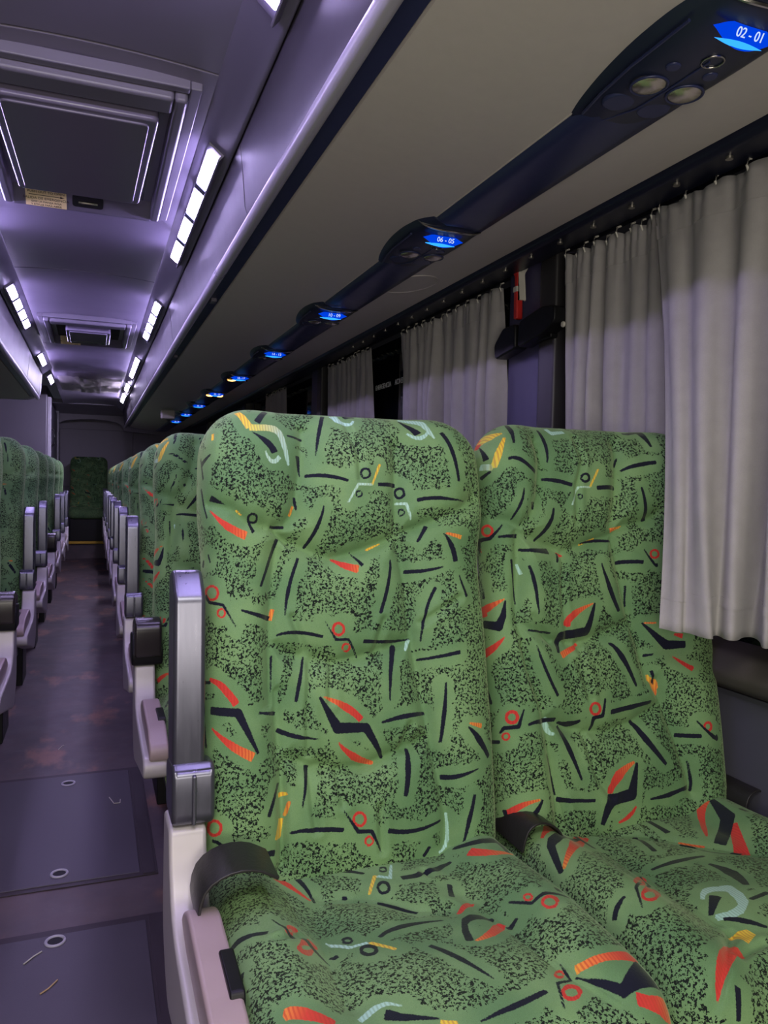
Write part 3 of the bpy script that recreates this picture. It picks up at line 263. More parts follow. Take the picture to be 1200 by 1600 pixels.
  ('k',0,0,[(-0.0695,0.4348,0.009),(-0.1062,0.4641,0.0034)]),
  ('k',0,0,[(-0.0985,0.4821,0.0033),(-0.0915,0.4867,0.0041),(-0.0847,0.492,0.0048),(-0.0778,0.4981,0.0057),(-0.0708,0.5043,0.005),(-0.0643,0.5118,0.0042),(-0.0583,0.5199,0.0032)]),
  ('k',0,0,[(-0.0274,0.4614,0.0035),(0.0145,0.4535,0.0043)]),
  ('d',0.0,0.2,[(-0.2216,0.6019,0.0017),(-0.2141,0.5939,0.0042),(-0.2046,0.5854,0.006),(-0.1925,0.5767,0.0082),(-0.1751,0.5641,0.0093),(-0.1572,0.5531,0.01),(-0.1387,0.5443,0.012)]),
  ('d',0.6,0.65,[(-0.1133,0.5228,0.0157),(-0.0869,0.5191,0.0083)]),
  ('k',0,0,[(-0.1894,0.6035,0.0045),(-0.2016,0.6298,0.0038)]),
  ('k',0,0,[(0.1871,0.1613,0.0054),(0.1684,0.2207,0.0126),(0.0994,0.2726,0.0106)]),
  ('d',0.3,0,[(0.1771,0.1509,0.0113),(0.1681,0.156,0.01),(0.159,0.1634,0.0083),(0.1494,0.1739,0.0068),(0.1376,0.1894,0.0052),(0.1185,0.2142,0.0053),(0.0991,0.241,0.0024)]),
  ('d',0,0,[(0.1615,0.2409,0.0069),(0.1107,0.3132,0.0135)]),
  ('k',0,0,[(0.2011,0.2175,0.0052),(0.2038,0.232,0.0052)]),
  ('k',0,0,[(0.0425,0.1381,0.0052),(0.0479,0.1984,0.0061)]),
 ],
 'A_seams': [
  [(-0.082,0.8825),(-0.088,0.8395),(-0.0924,0.8138),(-0.0967,0.7886),(-0.1027,0.7595),(-0.1082,0.7311),(-0.1173,0.7214),(-0.1268,0.7111),(-0.1384,0.7095),(-0.152,0.7063),(-0.1719,0.7108),(-0.1915,0.7153),(-0.2038,0.7255),(-0.2167,0.7363),(-0.234,0.7411),(-0.2539,0.7472)],
  [(0.0902,0.8561),(0.0844,0.798),(0.0813,0.7466),(0.0814,0.697)],
  [(0.0814,0.697),(0.0975,0.7012),(0.1139,0.7057),(0.1358,0.7139),(0.1574,0.7218),(0.1775,0.7302),(0.2004,0.7392),(0.2135,0.7492),(0.2289,0.7599)],
  [(-0.152,0.7063),(-0.1426,0.6992),(-0.1341,0.6911),(-0.1187,0.6857),(-0.1054,0.6803),(-0.0841,0.6706),(-0.064,0.6606),(-0.0529,0.6573),(-0.0415,0.6539),(-0.0252,0.6577),(-0.0091,0.6617),(0.0198,0.6705),(0.0479,0.6796),(0.0648,0.6867),(0.0815,0.6943)],
  [(-0.1341,0.6911),(-0.139,0.6618),(-0.1438,0.6333),(-0.147,0.6013),(-0.1504,0.5701),(-0.1522,0.5432),(-0.1534,0.5164),(-0.1539,0.4661),(-0.1539,0.4166)],
  [(-0.1454,0.4362),(-0.1451,0.4158),(-0.1445,0.395),(-0.143,0.3579),(-0.1419,0.321),(-0.1402,0.2762),(-0.1388,0.2321),(-0.1398,0.195),(-0.1413,0.159)],
  [(0.0815,0.6943),(0.0864,0.6753),(0.0905,0.6562),(0.0949,0.6242),(0.1001,0.5927),(0.1025,0.5518),(0.1048,0.5117),(0.108,0.4938),(0.1112,0.476)],
  [(0.1118,0.4704),(0.114,0.4547),(0.1162,0.4389),(0.1202,0.4096),(0.1247,0.3801),(0.1296,0.3494),(0.1344,0.3184),(0.1394,0.2898),(0.145,0.2613),(0.1488,0.2325),(0.1532,0.2037),(0.1518,0.1793),(0.1498,0.1554)],
  [(-0.1529,0.5172),(-0.142,0.509),(-0.1314,0.5006),(-0.1115,0.494),(-0.0927,0.4883),(-0.0635,0.4827),(-0.0347,0.4776),(-0.0106,0.4804),(0.0123,0.4838),(0.0373,0.4899),(0.0595,0.4964),(0.0823,0.5028),(0.1047,0.5097)],
  [(-0.1419,0.3337),(-0.1133,0.3214),(-0.0862,0.3104),(-0.0639,0.3065),(-0.0415,0.3029),(-0.0194,0.3009),(0.0039,0.2984),(0.0232,0.3039),(0.0425,0.3092),(0.0609,0.3165),(0.0814,0.323),(0.1013,0.33),(0.1221,0.3368)],
 ],
 'W_seams': [
  [(-0.1443,0.8783),(-0.1455,0.8346),(-0.1543,0.7983),(-0.1621,0.7628),(-0.1738,0.7441),(-0.1833,0.7259),(-0.1942,0.7169),(-0.2045,0.7086),(-0.2165,0.7142),(-0.2281,0.7201),(-0.2415,0.7231),(-0.2547,0.727)],
  [(0.056,0.8833),(0.0458,0.8438),(0.0364,0.8011),(0.0301,0.7593),(0.0233,0.735),(0.0174,0.7115)],
  [(-0.2083,0.7003),(-0.1846,0.6889),(-0.1569,0.6782),(-0.1274,0.6701),(-0.1033,0.6605),(-0.0765,0.6678),(-0.0508,0.6747),(-0.016,0.6848),(0.0194,0.6952),(0.0328,0.7032),(0.0458,0.7115)],
  [(0.0458,0.7115),(0.0698,0.7161),(0.0936,0.7207),(0.1118,0.7289),(0.1281,0.7374)],
  [(-0.2071,0.6955),(-0.2053,0.6584),(-0.2077,0.6205),(-0.2108,0.5915),(-0.2135,0.5633),(-0.2122,0.5411),(-0.2103,0.5189),(-0.2056,0.4993),(-0.2002,0.4794),(-0.1935,0.4487),(-0.1858,0.4184),(-0.18,0.3986),(-0.1731,0.3784)],
  [(-0.1765,0.389),(-0.1749,0.3609),(-0.1708,0.3324),(-0.1671,0.3033),(-0.1627,0.2737),(-0.1592,0.2397),(-0.1558,0.2057),(-0.1547,0.1813),(-0.153,0.1562)],
  [(0.0205,0.6956),(0.0294,0.6559),(0.0342,0.6163),(0.0396,0.5849),(0.0456,0.5544),(0.0484,0.5377),(0.0515,0.5212),(0.0588,0.497),(0.0669,0.4738),(0.0737,0.4383),(0.0809,0.4031)],
  [(0.0941,0.3961),(0.1023,0.377),(0.1086,0.3584),(0.1223,0.3184),(0.1352,0.2784),(0.1435,0.2467),(0.1528,0.2149),(0.155,0.1975),(0.1573,0.1802)],
  [(-0.2139,0.53),(-0.2018,0.5217),(-0.1882,0.5137),(-0.166,0.503),(-0.1414,0.4911),(-0.1216,0.4869),(-0.0996,0.4826),(-0.0779,0.4849),(-0.0581,0.487),(-0.0282,0.4959),(0.0009,0.5049),(0.0255,0.5118),(0.0492,0.5191)],
  [(-0.173,0.3525),(-0.1473,0.3392),(-0.1213,0.3265),(-0.0993,0.3214),(-0.079,0.3165),(-0.0547,0.3139),(-0.0305,0.3109),(0.0027,0.317),(0.0349,0.3228),(0.0707,0.3391),(0.1088,0.3558)],
 ],
 'Ac_seams': [
  [(-0.1034,0.1967),(-0.1109,0.2451),(-0.1182,0.2915),(-0.1239,0.3407),(-0.1294,0.3865),(-0.1343,0.4388),(-0.137,0.4812)],
  [(-0.1032,0.2122),(-0.0832,0.2161),(-0.0626,0.2201),(-0.045,0.2271),(-0.028,0.2348),(-0.0185,0.2426),(-0.0094,0.2501),(0.0099,0.2722),(0.0289,0.2935),(0.0504,0.3042),(0.0706,0.3168)],
  [(0.1168,0.2761),(0.1205,0.3173),(0.1252,0.3548),(0.1313,0.3824),(0.1356,0.4119),(0.1383,0.4587),(0.1439,0.4982),(0.1531,0.5254),(0.1638,0.5499),(0.1705,0.5631),(0.1779,0.575)],
 ],
 'Wc_seams': [
  [(-0.0987,0.1264),(-0.1026,0.1769),(-0.105,0.2232),(-0.1061,0.2818),(-0.1084,0.3374),(-0.1134,0.4006),(-0.1171,0.4573),(-0.1176,0.486),(-0.1109,0.5071)],
  [(-0.0984,0.1344),(-0.0537,0.1554),(-0.014,0.1809),(0.0031,0.1976),(0.0205,0.2125),(0.0516,0.2467),(0.078,0.2822),(0.1065,0.3087),(0.1363,0.3323)],
 ],
 'A_creases': [
  [(-0.0025,0.9233),(0.0024,0.8738),(0.0132,0.8386),(0.0133,0.8152),(0.0142,0.7924)],
  [(-0.1135,0.556),(-0.1043,0.5288),(-0.0928,0.5006)],
  [(0.0513,0.5451),(0.0422,0.5175),(0.0373,0.4884)],
  [(-0.0846,0.474),(-0.0913,0.404),(-0.0918,0.3326)],
  [(-0.0437,0.4755),(-0.0507,0.4452),(-0.0521,0.4136)],
  [(0.0913,0.3629),(0.0829,0.3434),(0.0773,0.323)],
  [(-0.0903,0.3029),(-0.0888,0.258),(-0.083,0.2113)],
  [(-0.0415,0.2972),(-0.0406,0.2726),(-0.0359,0.2461)],
  [(0.0293,0.2341),(0.0289,0.1987),(0.0291,0.1633)],
  [(-0.1348,0.3204),(-0.1364,0.2417),(-0.1376,0.162)],
  [(0.1918,0.5796),(0.1544,0.5585),(0.123,0.5377)],
  [(-0.1412,0.7052),(-0.1294,0.693),(-0.1172,0.6806)],
 ],
 'W_creases': [
  [(-0.0991,0.6513),(-0.1111,0.6114),(-0.1142,0.5728),(-0.1117,0.53),(-0.0995,0.4867)],
  [(-0.046,0.899),(-0.0495,0.8681),(-0.0468,0.8416),(-0.0586,0.814),(-0.0694,0.7876),(-0.0733,0.7523),(-0.0734,0.7182)],
  [(-0.2098,0.4865),(-0.2048,0.4594),(-0.1998,0.4323),(-0.1909,0.4023),(-0.1776,0.3718)],
  [(-0.0912,0.4501),(-0.0812,0.4145),(-0.0685,0.3784)],
  [(-0.0807,0.3083),(-0.077,0.2703),(-0.0642,0.23),(-0.0506,0.2113),(-0.0366,0.1925)],
  [(-0.1406,0.1945),(-0.1365,0.1747),(-0.1318,0.1552)],
  [(-0.1872,0.5399),(-0.1674,0.5148),(-0.1462,0.4896)],
  [(-0.0779,0.4812),(-0.0795,0.4415),(-0.0684,0.4011)],
 ],
 'Ac_creases': [
  [(-0.1998,0.3648),(-0.1843,0.3601),(-0.1623,0.3343)],
  [(0.0855,0.1919),(0.0886,0.201),(0.0887,0.2135)],
 ],
 'Wc_creases': [
  [(-0.1132,0.5088),(-0.1926,0.5795),(-0.2222,0.6029),(-0.2315,0.6052),(-0.2415,0.606)],
  [(-0.1467,0.557),(-0.1126,0.547),(-0.0865,0.5443)],
 ],
}


# ------------------------------------------------------------------ materials
def srgb(r, g, b):
    f = lambda c: (c / 255 / 12.92) if c / 255 <= 0.04045 else ((c / 255 + 0.055) / 1.055) ** 2.4
    return (f(r), f(g), f(b), 1.0)

class NT:
    def __init__(s, name):
        s.m = bpy.data.materials.new(name); s.m.use_nodes = True
        s.t = s.m.node_tree; s.t.nodes.clear()
        s.out = s.n('ShaderNodeOutputMaterial')
    def n(s, typ, **kw):
        nd = s.t.nodes.new(typ)
        for k, v in kw.items(): setattr(nd, k, v)
        return nd
    def l(s, a, b): s.t.links.new(a, b)
    def val(s, nd, i, v):
        if isinstance(v, bpy.types.NodeSocket): s.l(v, nd.inputs[i])
        else: nd.inputs[i].default_value = v
    def math(s, op, a, b=None, c=None, clamp=False):
        nd = s.n('ShaderNodeMath', operation=op, use_clamp=clamp)
        s.val(nd, 0, a)
        if b is not None: s.val(nd, 1, b)
        if c is not None: s.val(nd, 2, c)
        return nd.outputs[0]
    def mix(s, f, a, b):
        nd = s.n('ShaderNodeMix', data_type='RGBA')
        s.val(nd, 0, f); s.val(nd, 6, a); s.val(nd, 7, b)
        return nd.outputs[2]
    def noise(s, vec, scale, detail=2, rough=0.5):
        nd = s.n('ShaderNodeTexNoise'); nd.inputs['Scale'].default_value = scale
        nd.inputs['Detail'].default_value = detail; nd.inputs['Roughness'].default_value = rough
        if vec is not None: s.l(vec, nd.inputs['Vector'])
        return nd.outputs[0]
    def ramp(s, f, a, b):
        nd = s.n('ShaderNodeMapRange'); nd.interpolation_type = 'SMOOTHSTEP'
        s.val(nd, 0, f); nd.inputs[1].default_value = a; nd.inputs[2].default_value = b
        return nd.outputs[0]

def plain(name, col, rough=0.5, metal=0.0, vary=0.12, scale=14.0, bump=0.0, bscale=300.0, spec=0.5, coat=0.0, stretch=None, alpha=None):
    k = NT(name)
    p = k.n('ShaderNodeBsdfPrincipled')
    tc = k.n('ShaderNodeTexCoord'); vec = tc.outputs['Object']
    if stretch:
        mp = k.n('ShaderNodeMapping'); mp.inputs['Scale'].default_value = stretch
        k.l(vec, mp.inputs['Vector']); vec = mp.outputs[0]
    nz = k.noise(vec, scale, 4, 0.6)
    lo = tuple(c * (1 - vary) for c in col[:3]) + (1,)
    hi = tuple(min(1, c * (1 + vary)) for c in col[:3]) + (1,)
    k.l(k.mix(nz, lo, hi), p.inputs['Base Color'])
    r2 = k.math('MULTIPLY_ADD', nz, 0.16, rough - 0.08, clamp=True)
    k.l(r2, p.inputs['Roughness'])
    p.inputs['Metallic'].default_value = metal
    p.inputs['Specular IOR Level'].default_value = spec
    p.inputs['Coat Weight'].default_value = coat
    if alpha is not None: p.inputs['Alpha'].default_value = alpha
    if bump:
        b = k.n('ShaderNodeBump'); b.inputs['Strength'].default_value = bump; b.inputs['Distance'].default_value = 0.002
        k.l(k.noise(tc.outputs['Object'], bscale, 2), b.inputs['Height']); k.l(b.outputs[0], p.inputs['Normal'])
    k.l(p.outputs[0], k.out.inputs[0])
    return k.m

def emit(name, col, strength):
    k = NT(name); e = k.n('ShaderNodeEmission')
    e.inputs[0].default_value = col; e.inputs[1].default_value = strength
    k.l(e.outputs[0], k.out.inputs[0]); return k.m

def fabric(name):
    k = NT(name)
    p = k.n('ShaderNodeBsdfPrincipled')
    tc = k.n('ShaderNodeTexCoord'); ob = tc.outputs['Object']
    att = lambda nm: k.n('ShaderNodeAttribute', attribute_name=nm).outputs['Fac']
    ink, dye, tint, zone = att('ink'), att('dye'), att('tint'), att('zone')
    jag = k.math('MULTIPLY_ADD', k.noise(ob, 420, 1), 0.0022, -0.0011)
    # greens: two tones mixed by slow noise over the cloth
    big = k.noise(ob, 7.0, 3); fine = k.noise(ob, 900, 1)
    g = k.mix(k.ramp(big, 0.35, 0.65), FAB_G1, FAB_G2)
    g = k.mix(k.ramp(fine, 0.3, 0.7), g, k.mix(0.16, g, (0.01, 0.05, 0.01, 1)))
    # black speckle in the areas between the figures
    wob = k.math('MULTIPLY_ADD', k.noise(ob, 26, 2), 0.026, -0.013)
    zz = k.math('ADD', zone, wob)
    dens = k.ramp(zz, 0.008, 0.017)
    sp = k.noise(ob, 235, 2.2, 0.72)
    thr = k.math('MULTIPLY_ADD', dens, -0.295, 0.82)
    speck = k.ramp(k.math('SUBTRACT', sp, thr), -0.015, 0.02)
    c = k.mix(speck, g, FAB_K)
    # coloured figures, ribbed across
    st = k.n('ShaderNodeTexWave', wave_type='BANDS', bands_direction='X')
    st.inputs['Scale'].default_value = 62; st.inputs['Distortion'].default_value = 1.5; k.l(ob, st.inputs['Vector'])
    rib = st.outputs['Fac']
    cr = k.n('ShaderNodeValToRGB'); k.l(tint, cr.inputs[0])
    e = cr.color_ramp.elements
    e[0].position = 0.0; e[0].color = srgb(196, 58, 52)
    e[1].position = 1.0; e[1].color = srgb(165, 205, 190)
    for pos, colr in ((0.2, srgb(202, 66, 54)), (0.42, srgb(222, 128, 62)), (0.62, srgb(222, 190, 60)), (0.75, srgb(205, 200, 90)), (0.85, srgb(170, 200, 175))):
        x = e.new(pos); x.color = colr
    cr2 = k.n('ShaderNodeValToRGB'); k.l(tint, cr2.inputs[0])
    e = cr2.color_ramp.elements
    e[0].position = 0.0; e[0].color = srgb(178, 50, 48)
    e[1].position = 1.0; e[1].color = srgb(140, 178, 150)
    for pos, colr in ((0.2, srgb(190, 70, 50)), (0.42, srgb(190, 70, 50)), (0.62, srgb(190, 130, 60)), (0.8, srgb(150, 160, 110))):
        x = e.new(pos); x.color = colr
    dc = k.mix(k.math('MULTIPLY', k.ramp(rib, 0.4, 0.8), 0.7), cr.outputs[0], cr2.outputs[0])
    edge = lambda s: k.ramp(k.math('ADD', s, jag), 0.0005, -0.0006)
    c = k.mix(edge(dye), c, dc)
    c = k.mix(edge(ink), c, srgb(24, 26, 40))
    k.l(c, p.inputs['Base Color'])
    p.inputs['Roughness'].default_value = 0.85
    p.inputs['Specular IOR Level'].default_value = 0.15
    p.inputs['Sheen Weight'].default_value = 0.3
    p.inputs['Sheen Roughness'].default_value = 0.4
    p.inputs['Sheen Tint'].default_value = (0.75, 0.95, 0.5, 1)
    b = k.n('ShaderNodeBump'); b.inputs['Strength'].default_value = 0.25; b.inputs['Distance'].default_value = 0.002
    k.l(k.math('ADD', k.noise(ob, 700, 1), k.math('MULTIPLY', k.noise(ob, 22, 3), 3.0)), b.inputs['Height'])
    k.l(b.outputs[0], p.inputs['Normal'])
    k.l(p.outputs[0], k.out.inputs[0])
    return k.m

FAB_G1 = srgb(98, 134, 90); FAB_G2 = srgb(122, 156, 104); FAB_K = srgb(20, 26, 24)

def floor_mat():
    k = NT('worn_floor_lino')
    p = k.n('ShaderNodeBsdfPrincipled'); tc = k.n('ShaderNodeTexCoord'); ob = tc.outputs['Object']
    n1 = k.noise(ob, 3.0, 5, 0.6); n2 = k.noise(ob, 11.0, 5, 0.65); n3 = k.noise(ob, 120, 2)
    c = k.mix(k.ramp(n1, 0.3, 0.7), srgb(72, 64, 70), srgb(94, 80, 82))
    c = k.mix(k.math('MULTIPLY', k.ramp(n2, 0.5, 0.75), 0.45), c, srgb(104, 84, 82))
    mp = k.n('ShaderNodeMapping'); mp.inputs['Scale'].default_value = (2.0, 1.0, 1); k.l(ob, mp.inputs['Vector'])
    sm = k.noise(mp.outputs[0], 2.0, 5, 0.6)
    c = k.mix(k.math('MULTIPLY', k.ramp(sm, 0.54, 0.68), 0.7), c, srgb(150, 108, 90))
    c = k.mix(k.math('MULTIPLY', k.ramp(n3, 0.6, 0.8), 0.25), c, srgb(100, 96, 100))
    k.l(c, p.inputs['Base Color'])
    k.l(k.math('MULTIPLY_ADD', n2, 0.3, 0.38), p.inputs['Roughness'])
    k.l(p.outputs[0], k.out.inputs[0]); return k.m

def curtain_mat():
    k = NT('grey_curtain_cloth')
    p = k.n('ShaderNodeBsdfPrincipled'); tc = k.n('ShaderNodeTexCoord'); ob = tc.outputs['Object']
    n = k.noise(ob, 30, 3); w = k.noise(ob, 500, 1)
    c = k.mix(n, srgb(150, 147, 145), srgb(168, 165, 162))
    c = k.mix(k.math('MULTIPLY', w, 0.25), c, srgb(120, 118, 118))
    k.l(c, p.inputs['Base Color']); p.inputs['Roughness'].default_value = 0.85
    p.inputs['Sheen Weight'].default_value = 0.15
    p.inputs['Specular IOR Level'].default_value = 0.15
    k.l(p.outputs[0], k.out.inputs[0]); return k.m

M = {}
M['fabric'] = fabric('green_moquette')
M['floor'] = floor_mat()
M['hatch_floor'] = plain('dark_lino_panel', srgb(72, 66, 76), 0.5, vary=0.25, scale=6, bump=0.1)
M['floor_trim'] = plain('brown_rubber_trim', srgb(52, 42, 48), 0.55, vary=0.2)
M['curtain'] = curtain_mat()
M['ceil'] = plain('lilac_grey_ceiling_cloth', srgb(124, 118, 136), 0.32, vary=0.05, scale=5)
M['panel'] = plain('lilac_grey_plastic', srgb(106, 102, 116), 0.4, vary=0.05, scale=6)
M['rackside'] = plain('grey_rack_front', srgb(64, 61, 68), 0.42, vary=0.06, scale=5)
M['bead'] = plain('pale_edge_trim', srgb(176, 172, 184), 0.3, vary=0.05)
M['under'] = plain('beige_grey_rack_lining', srgb(198, 190, 182), 0.6, vary=0.06, scale=40, bump=0.08, bscale=500)
M['navy'] = plain('navy_plastic', srgb(44, 50, 86), 0.34, vary=0.1, scale=20)
M['navydark'] = plain('dark_navy_plastic', srgb(30, 36, 58), 0.35, vary=0.1, scale=20)
M['chrome'] = plain('chrome_trim', srgb(190, 186, 175), 0.2, metal=1.0, vary=0.08)
M['lampglass'] = plain('lamp_reflector', srgb(214, 206, 184), 0.26, metal=0.9, vary=0.1)
M['alu'] = plain('brushed_grey_armrest', srgb(108, 108, 120), 0.3, metal=0.8, vary=0.14, scale=9, stretch=(14, 14, 1.5))
M['shell'] = plain('grey_seat_side_plastic', srgb(178, 172, 172), 0.4, metal=0.15, vary=0.08, scale=12)
M['shell2'] = plain('pinkish_grey_side_plastic', srgb(165, 146, 146), 0.42, vary=0.1, scale=12)
M['black'] = plain('black_plastic', srgb(16, 16, 18), 0.45, vary=0.2, spec=0.3)
M['brown'] = plain('dark_brown_plastic', srgb(40, 35, 36), 0.25, vary=0.15)
M['leather'] = plain('black_leatherette', srgb(34, 32, 32), 0.42, vary=0.2, scale=60, bump=0.2, bscale=200)
M['wall'] = plain('dark_grey_wall_trim', srgb(70, 70, 80), 0.6, vary=0.06, scale=30, bump=0.1)
M['ledge'] = plain('dark_brown_ledge', srgb(82, 75, 76), 0.5, vary=0.12, scale=18)
M['pillar'] = plain('blue_grey_pillar', srgb(72, 68, 100), 0.5, vary=0.05)
M['pillar_dark'] = plain('dark_pillar_trim', srgb(44, 42, 44), 0.45, vary=0.1)
M['glass'] = plain('night_window_glass', srgb(6, 8, 14), 0.06, vary=0.1, spec=0.6)
M['rail'] = plain('dark_curtain_rail', srgb(20, 23, 42), 0.4, vary=0.1)
M['screw'] = plain('steel_screw', srgb(170, 165, 155), 0.3, metal=0.9)
M['red'] = plain('red_hammer', srgb(196, 44, 40), 0.35, vary=0.06)
M['white'] = plain('white_plastic', srgb(196, 192, 180), 0.45, vary=0.05)
M['text'] = plain('pale_lettering', srgb(240, 242, 245), 0.6, vary=0.03)
M['sticker'] = plain('yellowed_sticker', srgb(238, 218, 160), 0.5, vary=0.08)
M['inkbrown'] = plain('brown_print', srgb(52, 30, 24), 0.6, vary=0.03)
M['cubicle'] = plain('grey_cubicle_wall', srgb(98, 93, 104), 0.5, vary=0.05)
M['back'] = plain('violet_grey_bulkhead', srgb(184, 178, 192), 0.5, vary=0.05)
M['foil'] = plain('silvery_vent_cover', srgb(205, 201, 196), 0.35, metal=0.2, vary=0.15, scale=4)
M['dark'] = plain('dark_recess', srgb(14, 14, 18), 0.7)
M['hatch'] = plain('grey_violet_hatch', srgb(112, 106, 126), 0.24, vary=0.02, scale=2)
M['yellow'] = plain('yellow_step_edge', srgb(200, 160, 40), 0.5)
M['straw'] = plain('dry_straw', srgb(190, 160, 110), 0.7)
M['led'] = emit('led_lens', (0.60, 0.49, 1.0, 1), 72.0)
M['led_rear'] = emit('led_lens_rear', (0.74, 0.66, 1.0, 1), 200.0)
M['blue'] = emit('blue_display', (0.0, 0.07, 1.0, 1), 0.75)
M['bluehot'] = emit('blue_display_edge', (0.03, 0.32, 1.0, 1), 1.6)
M['digits'] = emit('display_digits', (0.65, 0.78, 1.0, 1), 1.0)
M['amber'] = emit('amber_lamp', (1.0, 0.50, 0.12, 1), 5.0)

# ------------------------------------------------------------------ mesh helpers
def finish(o, sharp=35):
    me = o.data
    for p in me.polygons: p.use_smooth = True
    me.set_sharp_from_angle(angle=math.radians(sharp))

def obj(name, bm, mat, parent=None, bevel=0, seg=2, sharp=35, label=None):
    me = bpy.data.meshes.new(name)
    bmesh.ops.recalc_face_normals(bm, faces=bm.faces)
    bm.to_mesh(me); bm.free()
    me.materials.append(mat)
    o = bpy.data.objects.new(name, me); COL.objects.link(o)
    if parent: o.parent = parent
    finish(o, sharp)
    if bevel:
        b = o.modifiers.new('edge', 'BEVEL'); b.width = bevel; b.segments = seg; b.limit_method = 'ANGLE'; b.angle_limit = math.radians(30)
        b.harden_normals = True
    if label: o['label'] = label
    return o

def thing(name, label, cat, loc=(0, 0, 0), group=None):
    o = bpy.data.objects.new(name, None); COL.objects.link(o); o.location = loc
    o.empty_display_size = 0.05
    return tag(o, label, cat, group)

def tag(o, label, cat, group=None):
    o['label'] = label; o['category'] = cat
    if group: o['group'] = group
    return o

def struct(o):
    o['kind'] = 'structure'; return o

def BM(): return bmesh.new()

def box(bm, x0, x1, y0, y1, z0, z1):
    v = [bm.verts.new((x, y, z)) for x in (x0, x1) for y in (y0, y1) for z in (z0, z1)]
    for f in ((0, 1, 3, 2), (4, 6, 7, 5), (0, 4, 5, 1), (2, 3, 7, 6), (0, 2, 6, 4), (1, 5, 7, 3)):
        bm.faces.new([v[i] for i in f])
    return bm

def prism(bm, pts, axis, a, b):
    """pts: 2D outline in the two remaining axes (in order), extruded along axis from a to b"""
    def P(p, t):
        if axis == 0: return (t, p[0], p[1])
        if axis == 1: return (p[0], t, p[1])
        return (p[0], p[1], t)
    A = [bm.verts.new(P(p, a)) for p in pts]; B = [bm.verts.new(P(p, b)) for p in pts]
    n = len(pts)
    for i in range(n): bm.faces.new((A[i], A[(i + 1) % n], B[(i + 1) % n], B[i]))
    bm.faces.new(A); bm.faces.new(B[::-1])
    return bm

def sheet(bm, pts, axis, a, b, t, seg=1):
    """a thin slab following an open 2D path, extruded along axis; thickness t along the path normal"""
    n = len(pts); nrm = []
    for i in range(n):
        p, q = pts[max(i - 1, 0)], pts[min(i + 1, n - 1)]
        d = Vector((q[0] - p[0], q[1] - p[1])).normalized(); nrm.append((-d.y, d.x))
    out = [(pts[i][0] + nrm[i][0] * t, pts[i][1] + nrm[i][1] * t) for i in range(n)]
    return prism(bm, list(pts) + out[::-1], axis, a, b)

def cyl(bm, c, r, h, axis=(0, 0, 1), n=20, r2=None):
    q = Vector((0, 0, 1)).rotation_difference(Vector(axis)).to_matrix().to_4x4()
    bmesh.ops.create_cone(bm, cap_ends=True, segments=n, radius1=r, radius2=r if r2 is None else r2, depth=h,
                          matrix=Matrix.Translation(c) @ q)
    return bm

def ring(bm, c, r, tr, axis=(0, 0, 1), n=24, m=8, sq=1.0):
    q = Vector((0, 0, 1)).rotation_difference(Vector(axis)).to_matrix()
    V = []
    for i in range(n):
        a = 2 * PI * i / n; row = []
        for j in range(m):
            b = 2 * PI * j / m
            p = Vector(((r + tr * math.cos(b)) * math.cos(a), (r + tr * math.cos(b)) * math.sin(a) * sq, tr * math.sin(b)))
            row.append(bm.verts.new(Vector(c) + q @ p))
        V.append(row)
    for i in range(n):
        for j in range(m):
            bm.faces.new((V[i][j], V[(i + 1) % n][j], V[(i + 1) % n][(j + 1) % m], V[i][(j + 1) % m]))
    return bm

def tube(bm, pts, r, n=8):
    pts = [Vector(p) for p in pts]; rings = []
    for i, p in enumerate(pts):
        d = (pts[min(i + 1, len(pts) - 1)] - pts[max(i - 1, 0)]).normalized()
        s = d.cross(Vector((0, 0, 1)))
        if s.length < 1e-3: s = d.cross(Vector((0, 1, 0)))
        s.normalize(); t = s.cross(d)
        rr = r[i] if isinstance(r, (list, tuple)) else r
        rings.append([bm.verts.new(p + (s * math.cos(2 * PI * j / n) + t * math.sin(2 * PI * j / n)) * rr) for j in range(n)])
    for a, b in zip(rings[:-1], rings[1:]):
        for j in range(n): bm.faces.new((a[j], a[(j + 1) % n], b[(j + 1) % n], b[j]))
    bm.faces.new(rings[0]); bm.faces.new(rings[-1][::-1])
    return bm

def text_obj(name, body, size, loc, mat, parent, rot=None, mirror=False, label=None, ext=0.0006, align='CENTER', mtx=None):
    cu = bpy.data.curves.new(name, 'FONT'); cu.body = body; cu.size = size; cu.extrude = ext
    cu.align_x = align; cu.align_y = 'CENTER'
    tmp = bpy.data.objects.new(name, cu); COL.objects.link(tmp)
    dg = bpy.context.evaluated_depsgraph_get()
    me = bpy.data.meshes.new_from_object(tmp.evaluated_get(dg))
    bpy.data.objects.remove(tmp)
    me.name = name
    mx = Matrix.Translation(loc) @ (mtx if mtx is not None else Matrix.Identity(4))
    if mirror: mx = mx @ Matrix.Scale(-1, 4, (1, 0, 0))
    me.transform(mx)
    me.materials.clear(); me.materials.append(mat)
    o = bpy.data.objects.new(name, me); COL.objects.link(o)
    if parent: o.parent = parent
    if label: o['label'] = label
    return o

def basis(xa, ya):
    xa = Vector(xa).normalized(); ya = Vector(ya).normalized(); za = xa.cross(ya)
    return Matrix((xa, ya, za)).transposed().to_4x4()

def copy_tree(o, parent=None):
    c = o.copy(); COL.objects.link(c); c.parent = parent
    for ch in list(o.children): copy_tree(ch, c)
    return c

